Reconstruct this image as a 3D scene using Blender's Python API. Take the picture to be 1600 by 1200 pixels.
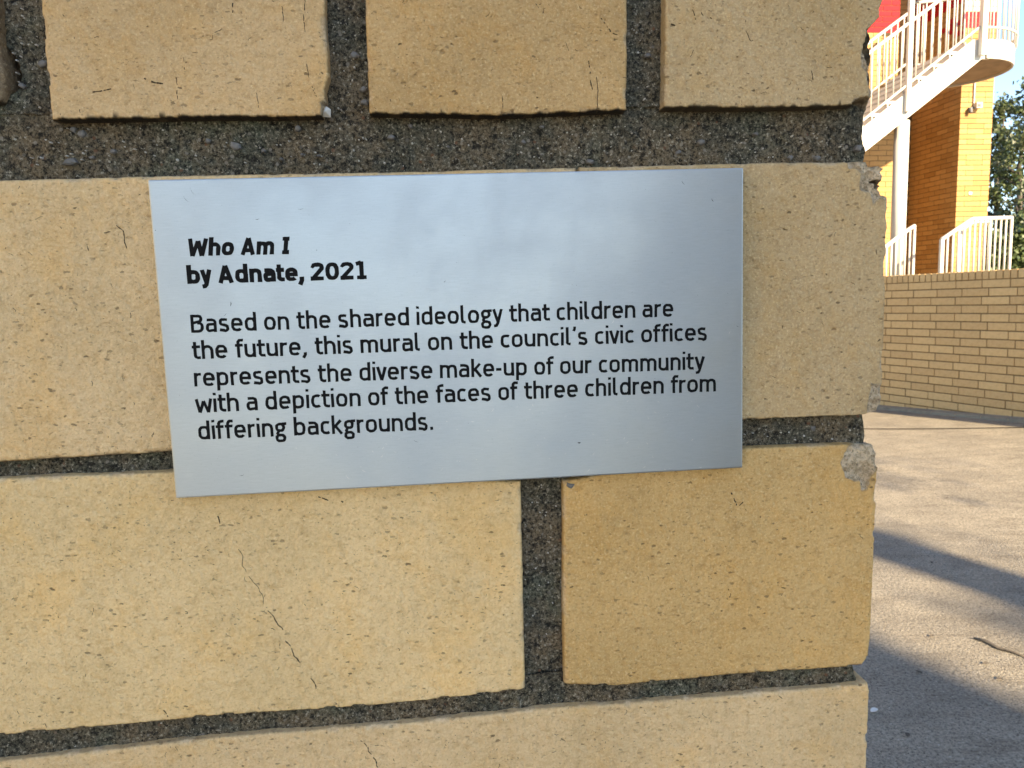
import bpy, bmesh, math, random
import numpy as np
from mathutils import Matrix, Vector
random.seed(7)
rng = np.random.default_rng(11)
SC = bpy.context.scene
COL = SC.collection
for _o in list(bpy.data.objects):
    bpy.data.objects.remove(_o)

# ------------------------------------------------------------------ camera
# frame: X right, Y forward, Z up, metres; the photograph is 1600 x 1200
F = 1180.0
CAM = np.array([0.0, 0.0, 1.4])
_d = np.array([1033 - 800.0, 10498 - 600.0, F]); _d /= np.linalg.norm(_d)
_Z = -_d; _Y = np.array([0, 0, 1.0]); _Y = _Y - (_Y @ _Z) * _Z; _Y /= np.linalg.norm(_Y)
_X = np.cross(_Y, _Z)
M = np.array([_X, _Y, _Z])            # photo camera axes (right, down, forward) -> world
MI = np.linalg.inv(M)
cam_d = bpy.data.cameras.new('camera'); cam = bpy.data.objects.new('camera', cam_d); COL.objects.link(cam)
R = Matrix(((M[0, 0], -M[0, 1], -M[0, 2]), (M[1, 0], -M[1, 1], -M[1, 2]), (M[2, 0], -M[2, 1], -M[2, 2])))
cam.matrix_world = Matrix.Translation(Vector(CAM)) @ R.to_4x4()
cam_d.sensor_width = 36; cam_d.lens = 36 * F / 1600
cam_d.clip_start = 0.01; cam_d.clip_end = 3000
cam_d.dof.use_dof = True; cam_d.dof.focus_distance = 0.245; cam_d.dof.aperture_fstop = 62
SC.camera = cam

# ------------------------------------------------------------------ light
SUN_A, SUN_E = 27.0, 28.0              # degrees right of straight-behind, elevation
sh = np.array([math.sin(math.radians(SUN_A)), -math.cos(math.radians(SUN_A))])
sdir = Vector((sh[0] * math.cos(math.radians(SUN_E)), sh[1] * math.cos(math.radians(SUN_E)), math.sin(math.radians(SUN_E))))
world = bpy.data.worlds.new('World'); SC.world = world; world.use_nodes = True
wn = world.node_tree.nodes; wn.clear()
sky = wn.new('ShaderNodeTexSky'); sky.sky_type = 'NISHITA'; sky.sun_disc = False
sky.sun_elevation = math.radians(SUN_E); sky.sun_rotation = math.atan2(sh[0], sh[1])
sky.air_density = 0.75; sky.dust_density = 0.1; sky.ozone_density = 4.0
bg = wn.new('ShaderNodeBackground'); bg.inputs[1].default_value = 0.09
wo = wn.new('ShaderNodeOutputWorld')
world.node_tree.links.new(sky.outputs[0], bg.inputs[0]); world.node_tree.links.new(bg.outputs[0], wo.inputs[0])
sd = bpy.data.lights.new('sun', 'SUN'); sd.energy = 3.0; sd.angle = math.radians(1.0); sd.color = (1, 0.89, 0.72)
so = bpy.data.objects.new('sun', sd); COL.objects.link(so); so.rotation_euler = sdir.to_track_quat('Z', 'Y').to_euler()
SC.view_settings.view_transform = 'Standard'; SC.view_settings.look = 'None'
SC.view_settings.exposure = 2.42; SC.view_settings.use_white_balance = True; SC.view_settings.white_balance_temperature = 8300; SC.view_settings.gamma = 1; SC.view_settings.use_curve_mapping = False

# ------------------------------------------------------------------ geometry of the photograph
def ray(px, py): return M @ np.array([px - 800.0, py - 600.0, F])
def on_plane(px, py, p0, n):
    v = ray(px, py); return CAM + v * ((p0 - CAM) @ n / (v @ n))
def proj(P):
    v = MI @ (np.asarray(P) - CAM); return 800 + F * v[0] / v[2], 600 + F * v[1] / v[2]
def az(deg): a = math.radians(deg); return np.array([math.sin(a), math.cos(a), 0.0])

# ------------------------------------------------------------------ helpers
def link(name, me, parent=None, mat=None):
    o = bpy.data.objects.new(name, me); COL.objects.link(o)
    if parent is not None: o.parent = parent
    if mat is not None and me is not None and len(me.materials) == 0: me.materials.append(mat)
    return o
def tag(o, label=None, cat=None, group=None, kind=None):
    if label: o['label'] = label
    if cat: o['category'] = cat
    if group: o['group'] = group
    if kind: o['kind'] = kind
    return o
def empty(name, loc, rz=0.0):
    o = bpy.data.objects.new(name, None); COL.objects.link(o); o.location = loc; o.rotation_euler = (0, 0, rz)
    o.empty_display_size = 0.1
    return o
def np_mesh(name, V, Fq, smooth=False, attrs=None):
    V = np.asarray(V, dtype=np.float32); Fq = np.asarray(Fq, dtype=np.int32); k = Fq.shape[1]
    me = bpy.data.meshes.new(name)
    me.vertices.add(len(V)); me.vertices.foreach_set('co', V.ravel())
    me.loops.add(Fq.size); me.loops.foreach_set('vertex_index', Fq.ravel())
    me.polygons.add(len(Fq)); me.polygons.foreach_set('loop_start', np.arange(0, Fq.size, k, dtype=np.int32))
    me.polygons.foreach_set('loop_total', np.full(len(Fq), k, dtype=np.int32))
    me.update(calc_edges=True)
    if smooth: me.polygons.foreach_set('use_smooth', np.ones(len(Fq), dtype=bool))
    if attrs:
        for n, a in attrs.items():
            at = me.attributes.new(n, 'FLOAT', 'POINT'); at.data.foreach_set('value', np.asarray(a, dtype=np.float32).ravel())
    me.validate()
    return me
class MB:
    def __init__(s): s.v = []; s.f = []
    def add(s, vs, fs):
        b = len(s.v); s.v += [tuple(map(float, v)) for v in vs]; s.f += [tuple(b + i for i in f) for f in fs]
    def box(s, c, h, ax=None):
        ax = ax if ax is not None else np.eye(3); c = np.asarray(c, float)
        vs = [c + ax[0] * h[0] * i + ax[1] * h[1] * j + ax[2] * h[2] * k for k in (-1, 1) for j in (-1, 1) for i in (-1, 1)]
        s.add(vs, [(0, 2, 3, 1), (4, 5, 7, 6), (0, 1, 5, 4), (2, 6, 7, 3), (0, 4, 6, 2), (1, 3, 7, 5)])
    def tube(s, pts, r, n=8, cap=True, sq=False):
        pts = [Vector(map(float, p)) for p in pts]; rings = []; N = len(pts); rr = r if hasattr(r, '__len__') else [r] * N
        prev = None
        for i, p in enumerate(pts):
            t = (pts[min(i + 1, N - 1)] - pts[max(i - 1, 0)]).normalized()
            a = Vector((0, 0, 1)) if abs(t.z) < 0.95 else Vector((1, 0.09, 0))
            if prev is not None: a = prev
            u = t.cross(a).normalized(); w = u.cross(t).normalized(); prev = w
            ph = math.pi / 4 if sq else 0
            rings.append([p + (u * math.cos(ph + 2 * math.pi * k / n) + w * math.sin(ph + 2 * math.pi * k / n)) * rr[i] for k in range(n)])
        vs = [v for g in rings for v in g]; fs = []
        for i in range(N - 1):
            for k in range(n):
                k2 = (k + 1) % n; fs.append((i * n + k, i * n + k2, (i + 1) * n + k2, (i + 1) * n + k))
        if cap: fs.append(tuple(range(n))[::-1]); fs.append(tuple((N - 1) * n + k for k in range(n)))
        s.add(vs, fs)
    def prism(s, poly, off):
        """poly: 3-D ring, off: 3-D extrusion"""
        n = len(poly); p = [np.asarray(q, float) for q in poly]; o = np.asarray(off, float)
        s.add(p + [q + o for q in p], [tuple(range(n)), tuple(range(2 * n - 1, n - 1, -1))] + [(i, n + i, n + (i + 1) % n, (i + 1) % n) for i in range(n)])
    def mesh(s, name, smooth=False):
        me = bpy.data.meshes.new(name); me.from_pydata(s.v, [], s.f)
        bm = bmesh.new(); bm.from_mesh(me); bmesh.ops.recalc_face_normals(bm, faces=bm.faces); bm.to_mesh(me); bm.free()
        if smooth:
            for p in me.polygons: p.use_smooth = True
        return me
    def build(s, name, mat, parent=None, smooth=False): return link(name, s.mesh(name, smooth), parent, mat)

# value noise
def _hash(i, j, seed):
    h = (i.astype(np.int64) * 374761393 + j.astype(np.int64) * 668265263 + seed * 982451653) & 0xffffffff
    h = ((h ^ (h >> 13)) * 1274126177) & 0xffffffff
    return ((h ^ (h >> 16)) & 0xffff) / 65535.0
def vnoise(x, y, seed=0):
    x = np.asarray(x, float); y = np.asarray(y, float); i = np.floor(x); j = np.floor(y); fx = x - i; fy = y - j
    fx = fx * fx * (3 - 2 * fx); fy = fy * fy * (3 - 2 * fy)
    a = _hash(i, j, seed); b = _hash(i + 1, j, seed); c = _hash(i, j + 1, seed); d = _hash(i + 1, j + 1, seed)
    return (a + (b - a) * fx) * (1 - fy) + (c + (d - c) * fx) * fy - 0.5
def fbm(x, y, seed=0, o=4):
    s = 0; a = 1.0
    for k in range(o): s = s + a * vnoise(x * 2 ** k + 13.1 * k, y * 2 ** k + 7.7 * k, seed + k); a *= 0.5
    return s
def sstep(a, b, x): t = np.clip((x - a) / (b - a), 0, 1); return t * t * (3 - 2 * t)
def seg_dist(x, y, P):
    D = np.full(np.shape(x), 1e9)
    for (ax, ay), (bx, by) in zip(P[:-1], P[1:]):
        dx, dy = bx - ax, by - ay; L = dx * dx + dy * dy + 1e-18
        t = np.clip(((x - ax) * dx + (y - ay) * dy) / L, 0, 1)
        D = np.minimum(D, np.hypot(x - ax - t * dx, y - ay - t * dy))
    return D
def in_poly(x, y, P):
    c = np.zeros(np.shape(x), bool); n = len(P)
    for i in range(n):
        x1, y1 = P[i]; x2, y2 = P[(i + 1) % n]
        if y1 == y2: continue
        c ^= ((y1 > y) != (y2 > y)) & (x < (x2 - x1) * (y - y1) / (y2 - y1) + x1)
    return c

# ------------------------------------------------------------------ materials
class NT:
    def __init__(s, name):
        s.m = bpy.data.materials.new(name); s.m.use_nodes = True; s.t = s.m.node_tree; s.t.nodes.clear()
        s.out = s.t.nodes.new('ShaderNodeOutputMaterial'); s.b = s.t.nodes.new('ShaderNodeBsdfPrincipled'); s.L(s.b.outputs[0], s.out.inputs[0])
    def L(s, a, b): s.t.links.new(a, b)
    def N(s, typ, **k):
        n = s.t.nodes.new('ShaderNode' + typ)
        for a, v in k.items(): setattr(n, a, v)
        return n
    def set(s, n, i, v):
        if hasattr(v, 'is_output') or isinstance(v, bpy.types.NodeSocket): s.L(v, n.inputs[i])
        else: n.inputs[i].default_value = v
    def co(s, which='Object', scale=(1, 1, 1), rot=(0, 0, 0)):
        c = s.N('TexCoord'); mp = s.N('Mapping'); s.L(c.outputs[which], mp.inputs[0]); mp.inputs['Scale'].default_value = scale; mp.inputs['Rotation'].default_value = rot
        return mp.outputs[0]
    def noise(s, v, scale, detail=4, rough=0.6, dist=0.0):
        n = s.N('TexNoise'); s.L(v, n.inputs['Vector']); n.inputs['Scale'].default_value = scale; n.inputs['Detail'].default_value = detail
        n.inputs['Roughness'].default_value = rough; n.inputs['Distortion'].default_value = dist; return n.outputs['Fac']
    def voro(s, v, scale, feat='F1', out='Distance', rnd=1.0):
        n = s.N('TexVoronoi', feature=feat); s.L(v, n.inputs['Vector']); n.inputs['Scale'].default_value = scale; n.inputs['Randomness'].default_value = rnd; return n.outputs[out]
    def ramp(s, f, a, b, lo=0.0, hi=1.0):
        n = s.N('MapRange', interpolation_type='SMOOTHSTEP'); s.set(n, 0, f)
        for i, v in zip((1, 2, 3, 4), (a, b, lo, hi)): n.inputs[i].default_value = v
        return n.outputs[0]
    def math(s, op, a, b=0.0):
        n = s.N('Math', operation=op); s.set(n, 0, a); s.set(n, 1, b); return n.outputs[0]
    def mix(s, f, a, b, mode='MIX'):
        n = s.N('Mix', data_type='RGBA', blend_type=mode); s.set(n, 0, f)
        for i, v in ((6, a), (7, b)):
            if isinstance(v, tuple): n.inputs[i].default_value = tuple(v[:3]) + (1,)
            else: s.L(v, n.inputs[i])
        return n.outputs[2]
    def attr(s, name):
        n = s.N('Attribute'); n.attribute_name = name; return n.outputs['Fac']
    def bump(s, h, dist, strength=1.0, prev=None):
        n = s.N('Bump'); s.L(h, n.inputs['Height']); n.inputs['Distance'].default_value = dist; n.inputs['Strength'].default_value = strength
        if prev is not None: s.L(prev, n.inputs['Normal'])
        return n.outputs[0]
    def fin(s, col=None, rough=0.8, nrm=None, metal=0.0, spec=0.3):
        if col is not None: s.set(s.b, 'Base Color', (tuple(col) + (1,)) if isinstance(col, tuple) else col)
        s.set(s.b, 'Roughness', rough); s.b.inputs['Metallic'].default_value = metal; s.b.inputs['Specular IOR Level'].default_value = spec
        if nrm is not None: s.L(nrm, s.b.inputs['Normal'])
        return s.m

def hero_brick_mat():
    s = NT('buff_brick_close'); v = s.co(); vo = s.N('ObjectInfo')
    big = s.noise(v, 16, 5, 0.6); mid = s.noise(v, 170, 5, 0.7); lump = s.noise(v, 380, 2, 0.5); fine = s.noise(v, 1150, 4, 0.75); grit = s.noise(v, 2600, 2, 0.6)
    tint = s.mix(s.ramp(big, 0.36, 0.66), vo.outputs['Color'], (0.86, 0.86, 0.84), 'MULTIPLY')
    tint = s.mix(s.ramp(s.noise(v, 30, 4, 0.7), 0.46, 0.66, 0, 0.6), tint, (1.06, 0.95, 0.76), 'MULTIPLY')
    tint = s.mix(s.ramp(mid, 0.50, 0.72, 0, 0.45), tint, (0.66, 0.60, 0.52), 'MULTIPLY')
    tint = s.mix(s.ramp(fine, 0.50, 0.68, 0, 0.40), tint, (0.60, 0.52, 0.42), 'MULTIPLY')
    tint = s.mix(s.ramp(fine, 0.46, 0.32, 0, 0.45), tint, (0.92, 0.74, 0.44))
    tint = s.mix(s.ramp(lump, 0.50, 0.36, 0, 0.20), tint, (0.66, 0.56, 0.44), 'MULTIPLY')  # hollows darkened in the colour, as grime and as relief shading
    tint = s.mix(s.ramp(grit, 0.64, 0.74, 0, 0.35), tint, (0.22, 0.13, 0.06))
    def pits(scale, lo, mx, rot, stretch, seed):
        v2 = s.co(scale=(1, 1, stretch), rot=(0, math.radians(rot), 0)); vd = s.N('VectorMath', operation='ADD'); s.L(v2, vd.inputs[0])
        nz = s.N('TexNoise'); s.L(v, nz.inputs['Vector']); nz.inputs['Scale'].default_value = 700 + seed; nz.inputs['Detail'].default_value = 3
        sc = s.N('VectorMath', operation='SCALE'); s.L(nz.outputs['Color'], sc.inputs[0]); sc.inputs['Scale'].default_value = 0.0022; s.L(sc.outputs[0], vd.inputs[1])
        vr = s.N('TexVoronoi', feature='F1'); s.L(vd.outputs[0], vr.inputs['Vector']); vr.inputs['Scale'].default_value = scale
        sel = s.N('SeparateColor'); s.L(vr.outputs['Color'], sel.inputs[0])
        p = s.ramp(s.math('SUBTRACT', vr.outputs['Distance'], s.ramp(sel.outputs[0], lo, 1.0, 0.0, mx)), -0.07, 0.01, 1, 0)
        p = s.math('MULTIPLY', p, s.ramp(sel.outputs[0], lo, lo + 0.08))
        return s.math('MULTIPLY', p, s.ramp(sel.outputs[1], 0.1, 0.9, 0.35, 1.0))
    p1 = pits(400, 0.58, 0.34, 22, 1.9, 0); p2 = pits(900, 0.45, 0.34, -30, 1.8, 333)
    clump = s.ramp(s.noise(v, 60, 4, 0.7), 0.38, 0.60, 0.25, 1)
    pit = s.math('MAXIMUM', s.math('MULTIPLY', p1, clump), s.math('MULTIPLY', p2, 0.38))
    col = s.mix(s.math('MULTIPLY', pit, 0.85), tint, (0.085, 0.055, 0.028))
    sm = s.math('MULTIPLY', s.ramp(s.noise(v, 260, 6, 0.8), 0.60, 0.72, 0, 0.55), s.ramp(s.noise(v, 34, 4), 0.54, 0.66))
    col = s.mix(sm, col, (0.10, 0.095, 0.070))
    # fractures: raw brick body
    dn = s.noise(v, 520, 6, 0.8)
    fc = s.mix(s.ramp(dn, 0.38, 0.60), (0.50, 0.37, 0.23), (0.94, 0.76, 0.53))
    fc = s.mix(s.ramp(s.noise(v, 900, 4, .8), 0.55, 0.64, 0, 0.70), fc, (0.11, 0.078, 0.050))
    col = s.mix(s.attr('dmg'), col, fc)
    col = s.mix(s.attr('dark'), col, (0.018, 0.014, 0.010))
    h = s.math('ADD', s.math('MULTIPLY', fine, 0.7), s.math('ADD', s.math('MULTIPLY', mid, 2.2), s.math('MULTIPLY', lump, 1.6)))
    h = s.math('SUBTRACT', h, s.math('MULTIPLY', pit, 1.1))
    h = s.math('ADD', h, s.math('MULTIPLY', s.math('MULTIPLY', s.attr('dmg'), dn), 3.0))
    return s.fin(col, 0.85, s.bump(h, 0.0006), spec=0.2)
def mortar_mat():
    s = NT('weathered_mortar'); v = s.co()
    big = s.noise(v, 45, 5, .7); g = s.noise(v, 1000, 5, 0.8); g2 = s.noise(v, 420, 5, 0.75)
    c = s.mix(s.ramp(big, 0.38, 0.62), (0.11, 0.105, 0.078), (0.20, 0.155, 0.10))
    c = s.mix(s.ramp(s.noise(v, 28, 4), 0.50, 0.66, 0, 0.7), c, (0.125, 0.145, 0.105))
    c = s.mix(s.ramp(g2, 0.50, 0.38, 0, 0.85), c, (0.018, 0.017, 0.015))
    c = s.mix(s.ramp(g, 0.50, 0.40, 0, 0.85), c, (0.015, 0.014, 0.012))
    c = s.mix(s.ramp(g, 0.565, 0.63, 0, 0.9), c, (0.46, 0.42, 0.33))
    vr = s.N('TexVoronoi'); s.L(v, vr.inputs['Vector']); vr.inputs['Scale'].default_value = 520
    sc = s.N('SeparateColor'); s.L(vr.outputs['Color'], sc.inputs[0])
    edge = s.math('ADD', vr.outputs['Distance'], s.math('MULTIPLY', g, 0.35))
    grain = s.math('MULTIPLY', s.ramp(edge, 0.52, 0.42), s.ramp(sc.outputs[0], 0.80, 0.90))
    gc = s.mix(sc.outputs[1], (0.14, 0.13, 0.11), (0.36, 0.32, 0.26)); gc = s.mix(s.ramp(sc.outputs[2], 0.8, 0.85), gc, (0.20, 0.10, 0.06))
    c = s.mix(s.math('MULTIPLY', grain, 0.7), c, gc)
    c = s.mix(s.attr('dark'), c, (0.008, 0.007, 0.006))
    h = s.math('ADD', s.math('MULTIPLY', g, 1.2), g2)
    return s.fin(c, 0.95, s.bump(h, 0.0007), spec=0.12)
def metal_plate_mat():
    s = NT('brushed_aluminium')
    v = s.co(scale=(1, 1, 26)); br = s.noise(v, 190, 5, 0.75); v3 = s.co(); sp = s.noise(v3, 1700, 3, 0.7)
    c = s.mix(s.ramp(br, 0.3, 0.7), (0.405, 0.44, 0.45), (0.455, 0.49, 0.50))
    c = s.mix(s.ramp(sp, 0.56, 0.72, 0, 0.30), c, (0.26, 0.29, 0.30))
    c = s.mix(s.ramp(s.noise(v3, 60, 5, 0.7), 0.55, 0.75, 0, 0.10), c, (0.55, 0.57, 0.58))
    h = s.math('ADD', s.math('MULTIPLY', br, 1.0), s.math('MULTIPLY', sp, 0.8))
    r = s.ramp(s.noise(v3, 25, 4), 0.35, 0.7, 0.40, 0.48)
    t = s.N('Tangent', direction_type='UV_MAP'); t.uv_map = 'UVMap'; s.L(t.outputs[0], s.b.inputs['Tangent'])
    s.b.inputs['Anisotropic'].default_value = 0.65; s.b.inputs['Anisotropic Rotation'].default_value = 0.25
    return s.fin(c, r, s.bump(h, 0.00002, 0.5), metal=1.0)
def plain(name, col, rough=0.5, metal=0.0, noise=0.0, nscale=20, bump=0.0, spec=0.4, col2=None):
    s = NT(name); v = s.co(); n = s.noise(v, nscale, 4)
    c = s.mix(s.ramp(n, 0.3, 0.7, 0, 1), tuple(x * (1 - noise) for x in col), col if col2 is None else col2)
    return s.fin(c, rough, s.bump(n, bump) if bump else None, metal=metal, spec=spec)
def far_brick_mat(name, a, b):
    s = NT(name); v = s.co(); vo = s.N('ObjectInfo')
    r = s.ramp(vo.outputs['Random'], 0, 1)
    c = s.mix(r, a, b); c = s.mix(s.ramp(s.noise(v, 30, 5, 0.7), 0.35, 0.7, 0, 0.35), c, (0.62, 0.56, 0.45), 'MULTIPLY')
    return s.fin(c, 0.75, s.bump(s.noise(v, 160, 4), 0.002), spec=0.3)
def ground_mat():
    s = NT('worn_concrete'); v = s.co(); g = s.noise(v, 85, 6, 0.9); vr = s.N('TexVoronoi'); s.L(v, vr.inputs['Vector']); vr.inputs['Scale'].default_value = 150
    sc = s.N('SeparateColor'); s.L(vr.outputs['Color'], sc.inputs[0])
    c = s.mix(s.ramp(s.noise(v, 2.2, 5, 0.65), 0.35, 0.65), (0.33, 0.295, 0.24), (0.44, 0.39, 0.31))
    c = s.mix(s.ramp(s.noise(s.co(scale=(.5, 1.6, 1), rot=(0, 0, .3)), 7, 6, 0.75), 0.46, 0.66, 0, 0.65), c, (0.24, 0.205, 0.16))  # stretched darker streaks: dappled shade put into the concrete colour
    c = s.mix(s.ramp(g, 0.42, 0.56, 0.75, 0), c, (0.10, 0.085, 0.065))
    c = s.mix(s.math('MULTIPLY', s.ramp(sc.outputs[0], 0.88, 1.05), s.ramp(vr.outputs['Distance'], 0.5, 0.3)), c, (0.56, 0.52, 0.45))
    c = s.mix(s.math('MULTIPLY', s.ramp(sc.outputs[1], 0.86, 0.92), s.ramp(vr.outputs['Distance'], 0.5, 0.3)), c, (0.06, 0.055, 0.05))
    h = s.math('ADD', g, s.math('MULTIPLY', vr.outputs['Distance'], -0.6))
    return s.fin(c, 0.85, s.bump(h, 0.009, 1.0), spec=0.25)

MT = dict(
    hero=hero_brick_mat(), mortar=mortar_mat(), plate=metal_plate_mat(), ground=ground_mat(),
    ink=plain('black_engraved_paint', (0.006, 0.0065, 0.007), 0.7, spec=0.12),
    pebble=plain('grey_pebble', (0.19, 0.185, 0.175), 0.7, noise=0.4, nscale=400),
    pale=plain('pale_fleck', (0.62, 0.60, 0.55), 0.8),
    scar=plain('dirt_in_scars', (0.055, 0.040, 0.024), 0.95, spec=0.1),
    dirt_and_shadow=plain('dark_dirt_and_shadow', (0.022, 0.018, 0.014), 0.95, spec=0.1),  # dirt specks on the plate, and the painted shadow line on the paving
    white=plain('white_painted_steel', (0.58, 0.55, 0.49), 0.45, noise=0.06, nscale=6),
    joint=plain('brown_joint_mortar', (0.20, 0.135, 0.065), 0.9, noise=0.3, nscale=12, bump=0.003),
    joint2=plain('grey_brown_wall_mortar', (0.24, 0.155, 0.07), 0.9, noise=0.3, nscale=12, bump=0.003),
    bbrick=far_brick_mat('golden_brick', (0.41, 0.22, 0.078), (0.52, 0.30, 0.118)),
    wbrick=far_brick_mat('buff_garden_brick', (0.57, 0.37, 0.175), (0.65, 0.435, 0.21)),
    red=far_brick_mat('red_painted_brick', (0.44, 0.006, 0.012), (0.52, 0.009, 0.018)),
    cream=far_brick_mat('cream_painted_brick', (0.66, 0.58, 0.42), (0.70, 0.62, 0.48)),
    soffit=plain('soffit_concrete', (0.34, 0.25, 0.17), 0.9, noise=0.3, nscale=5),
    grey=plain('grey_metal', (0.45, 0.45, 0.44), 0.5, metal=0.2),
    dgrey=plain('dark_plastic', (0.10, 0.10, 0.10), 0.5),
    bark=plain('tree_bark', (0.12, 0.10, 0.08), 0.95, noise=0.4, nscale=8, bump=0.02),
    kerb=plain('grey_kerb_concrete', (0.27, 0.235, 0.18), 0.9, noise=0.25, nscale=14, bump=0.003),
    glass=plain('window_glass', (0.03, 0.04, 0.05), 0.08, spec=0.8),
)
def course_mat(name, a, b, m):
    s = NT(name); v = s.co(); sx = s.N('SeparateXYZ'); s.L(v, sx.inputs[0]); cb = s.N('CombineXYZ'); s.L(s.math('ADD', sx.outputs[0], sx.outputs[1]), cb.inputs[0]); s.L(sx.outputs[2], cb.inputs[1])
    br = s.N('TexBrick'); s.L(cb.outputs[0], br.inputs['Vector']); br.inputs['Scale'].default_value = 1.0
    for k, c in (('Color1', a), ('Color2', b), ('Mortar', m)): br.inputs[k].default_value = c + (1,)
    br.inputs['Mortar Size'].default_value = 0.006; br.inputs['Brick Width'].default_value = 0.30; br.inputs['Row Height'].default_value = 0.0862
    h = s.math('SUBTRACT', 1.0, br.outputs['Fac']); return s.fin(br.outputs['Color'], 0.8, s.bump(h, 0.006), spec=0.2)
MT['courses'] = course_mat('buff_brick_courses', (0.56, 0.38, 0.175), (0.64, 0.445, 0.215), (0.17, 0.11, 0.05))
MT['gcourses'] = course_mat('golden_brick_courses', (0.41, 0.22, 0.078), (0.52, 0.30, 0.118), (0.20, 0.135, 0.065))
def leaf_mat():
    s = NT('tree_leaves'); g = s.N('NewGeometry')
    c = s.mix(g.outputs['Random Per Island'], (0.030, 0.055, 0.018), (0.085, 0.110, 0.035))
    c = s.mix(s.ramp(s.noise(s.co(), 0.8, 3), 0.4, 0.7, 0, 0.5), c, (0.06, 0.05, 0.03))
    s.b.inputs['Transmission Weight'].default_value = 0.0
    return s.fin(c, 0.5, spec=0.4)
MT['leaf'] = leaf_mat()

# ------------------------------------------------------------------ the ground
RW_A = -20.0
rt = az(RW_A); rn = np.array([math.cos(math.radians(RW_A)), -math.sin(math.radians(RW_A)), 0.0])  # along wall (away), away-from-camera normal
RG = np.array([4.717, 7.972, 0.0])
def gz(x, y):
    s_ = (x - RG[0]) * rt[0] + (y - RG[1]) * rt[1]; d_ = (x - RG[0]) * rn[0] + (y - RG[1]) * rn[1]
    return 0.06 * np.clip(-s_, -1.6, 1.6) * np.exp(-(d_ / 1.6) ** 2)
def make_ground():
    xs = np.concatenate([[-600, -150, -40, -12], np.arange(-6, 12.01, 0.25), [20, 50, 200, 600]])
    ys = np.concatenate([[-600, -150, -40, -12], np.arange(-6, 14.01, 0.25), [20, 50, 200, 600]])
    X, Y = np.meshgrid(xs, ys); Zg = gz(X, Y); nx, ny = len(xs), len(ys)
    V = np.stack([X, Y, Zg], -1).reshape(-1, 3)
    i, j = np.meshgrid(np.arange(nx - 1), np.arange(ny - 1)); a = (j * nx + i).ravel()
    return np_mesh('ground', V, np.stack([a, a + 1, a + 1 + nx, a + nx], 1), True)
tag(link('ground', make_ground(), None, MT['ground']), kind='structure')

# ------------------------------------------------------------------ close brick wall carrying the plaque
WA = 85.2; wt = az(WA); wn_ = np.array([-math.cos(math.radians(WA)), math.sin(math.radians(WA)), 0.0])  # away from camera
W0 = CAM + ray(800, 600) * (0.244 / F); W0b = W0.copy(); W0b[2] = 0
wall = empty('brick_wall', tuple(W0b), math.radians(90 - WA))
tag(wall, 'close buff brick wall end with deep dark mortar joints, behind the metal plaque', 'brick wall')
def W(px, py, y=0.0):
    P = on_plane(px, py, W0 + wn_ * y, wn_); d = P - W0b; return (d @ wt, d[2])
def Wl(pts, y=0.0): return [W(a, b, y) for a, b in pts]
def resample(P, n):
    P = np.asarray(P, float); L = np.concatenate([[0], np.cumsum(np.hypot(*np.diff(P, axis=0).T))])
    t = np.linspace(0, L[-1], n); return np.stack([np.interp(t, L, P[:, 0]), np.interp(t, L, P[:, 1])], 1), L[-1]
MM = 0.001
def coons(top, right, bottom, left, step, jit, seed):
    """top/bottom run left->right, left/right run top->bottom, all (u,z)."""
    LW = resample(top, 2)[1]; LH = resample(left, 2)[1]
    nx = max(4, int(LW / step)); nz = max(4, int(LH / step))
    T, B = resample(top, nx)[0], resample(bottom, nx)[0]; Lf, Rt = resample(left, nz)[0], resample(right, nz)[0]
    tx = np.linspace(0, 1, nx); tz = np.linspace(0, 1, nz)
    ex = np.sin(np.pi * tx) ** 0.3; ez = np.sin(np.pi * tz) ** 0.3
    def J(p, sd): return jit * (0.8 * fbm(p / 0.012, p * 0 + sd, seed + sd, 3) + 0.5 * np.minimum(0, vnoise(p / 0.0022, p * 0 + 3.3, seed + 9 + sd) + 0.22) * 2 + 0.5 * vnoise(p / 0.0009, p * 0, seed + 5 + sd))
    T = T + np.stack([0 * tx, J(T[:, 0], 1) * ex], 1); B = B - np.stack([0 * tx, J(B[:, 0], 2) * ex], 1)
    Lf = Lf - np.stack([J(Lf[:, 1], 3) * ez, 0 * tz], 1); Rt = Rt + np.stack([J(Rt[:, 1], 4) * ez, 0 * tz], 1)
    S, Tz = np.meshgrid(tx, tz)
    P = ((1 - Tz)[..., None] * T[None] + Tz[..., None] * B[None] + (1 - S)[..., None] * Lf[:, None] + S[..., None] * Rt[:, None]
         - (1 - S)[..., None] * (1 - Tz)[..., None] * T[0] - S[..., None] * (1 - Tz)[..., None] * T[-1]
         - (1 - S)[..., None] * Tz[..., None] * B[0] - S[..., None] * Tz[..., None] * B[-1])
    dl, dr = S * LW, (1 - S) * LW; dt, db = Tz * LH, (1 - Tz) * LH
    return P, dl, dr, dt, db
def grid_faces(nx, nz):
    i, j = np.meshgrid(np.arange(nx - 1), np.arange(nz - 1)); a = (j * nx + i).ravel()
    return np.stack([a, a + nx, a + nx + 1, a + 1], 1)
crk = MB()
def crack_seg(p, q, w0, w1, y):
    d = q - p; L = np.linalg.norm(d)
    if L < 1e-7: return
    n = np.array([-d[1], d[0]]) / L; e = d / L * w0 * .5; y = y - random.random() * 2e-5
    crk.add([(p[0] - e[0] + n[0] * w0, y, p[1] - e[1] + n[1] * w0), (p[0] - e[0] - n[0] * w0, y, p[1] - e[1] - n[1] * w0), (q[0] + e[0] - n[0] * w1, y, q[1] + e[1] - n[1] * w1), (q[0] + e[0] + n[0] * w1, y, q[1] + e[1] + n[1] * w1)], [(0, 1, 2, 3)])
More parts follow.
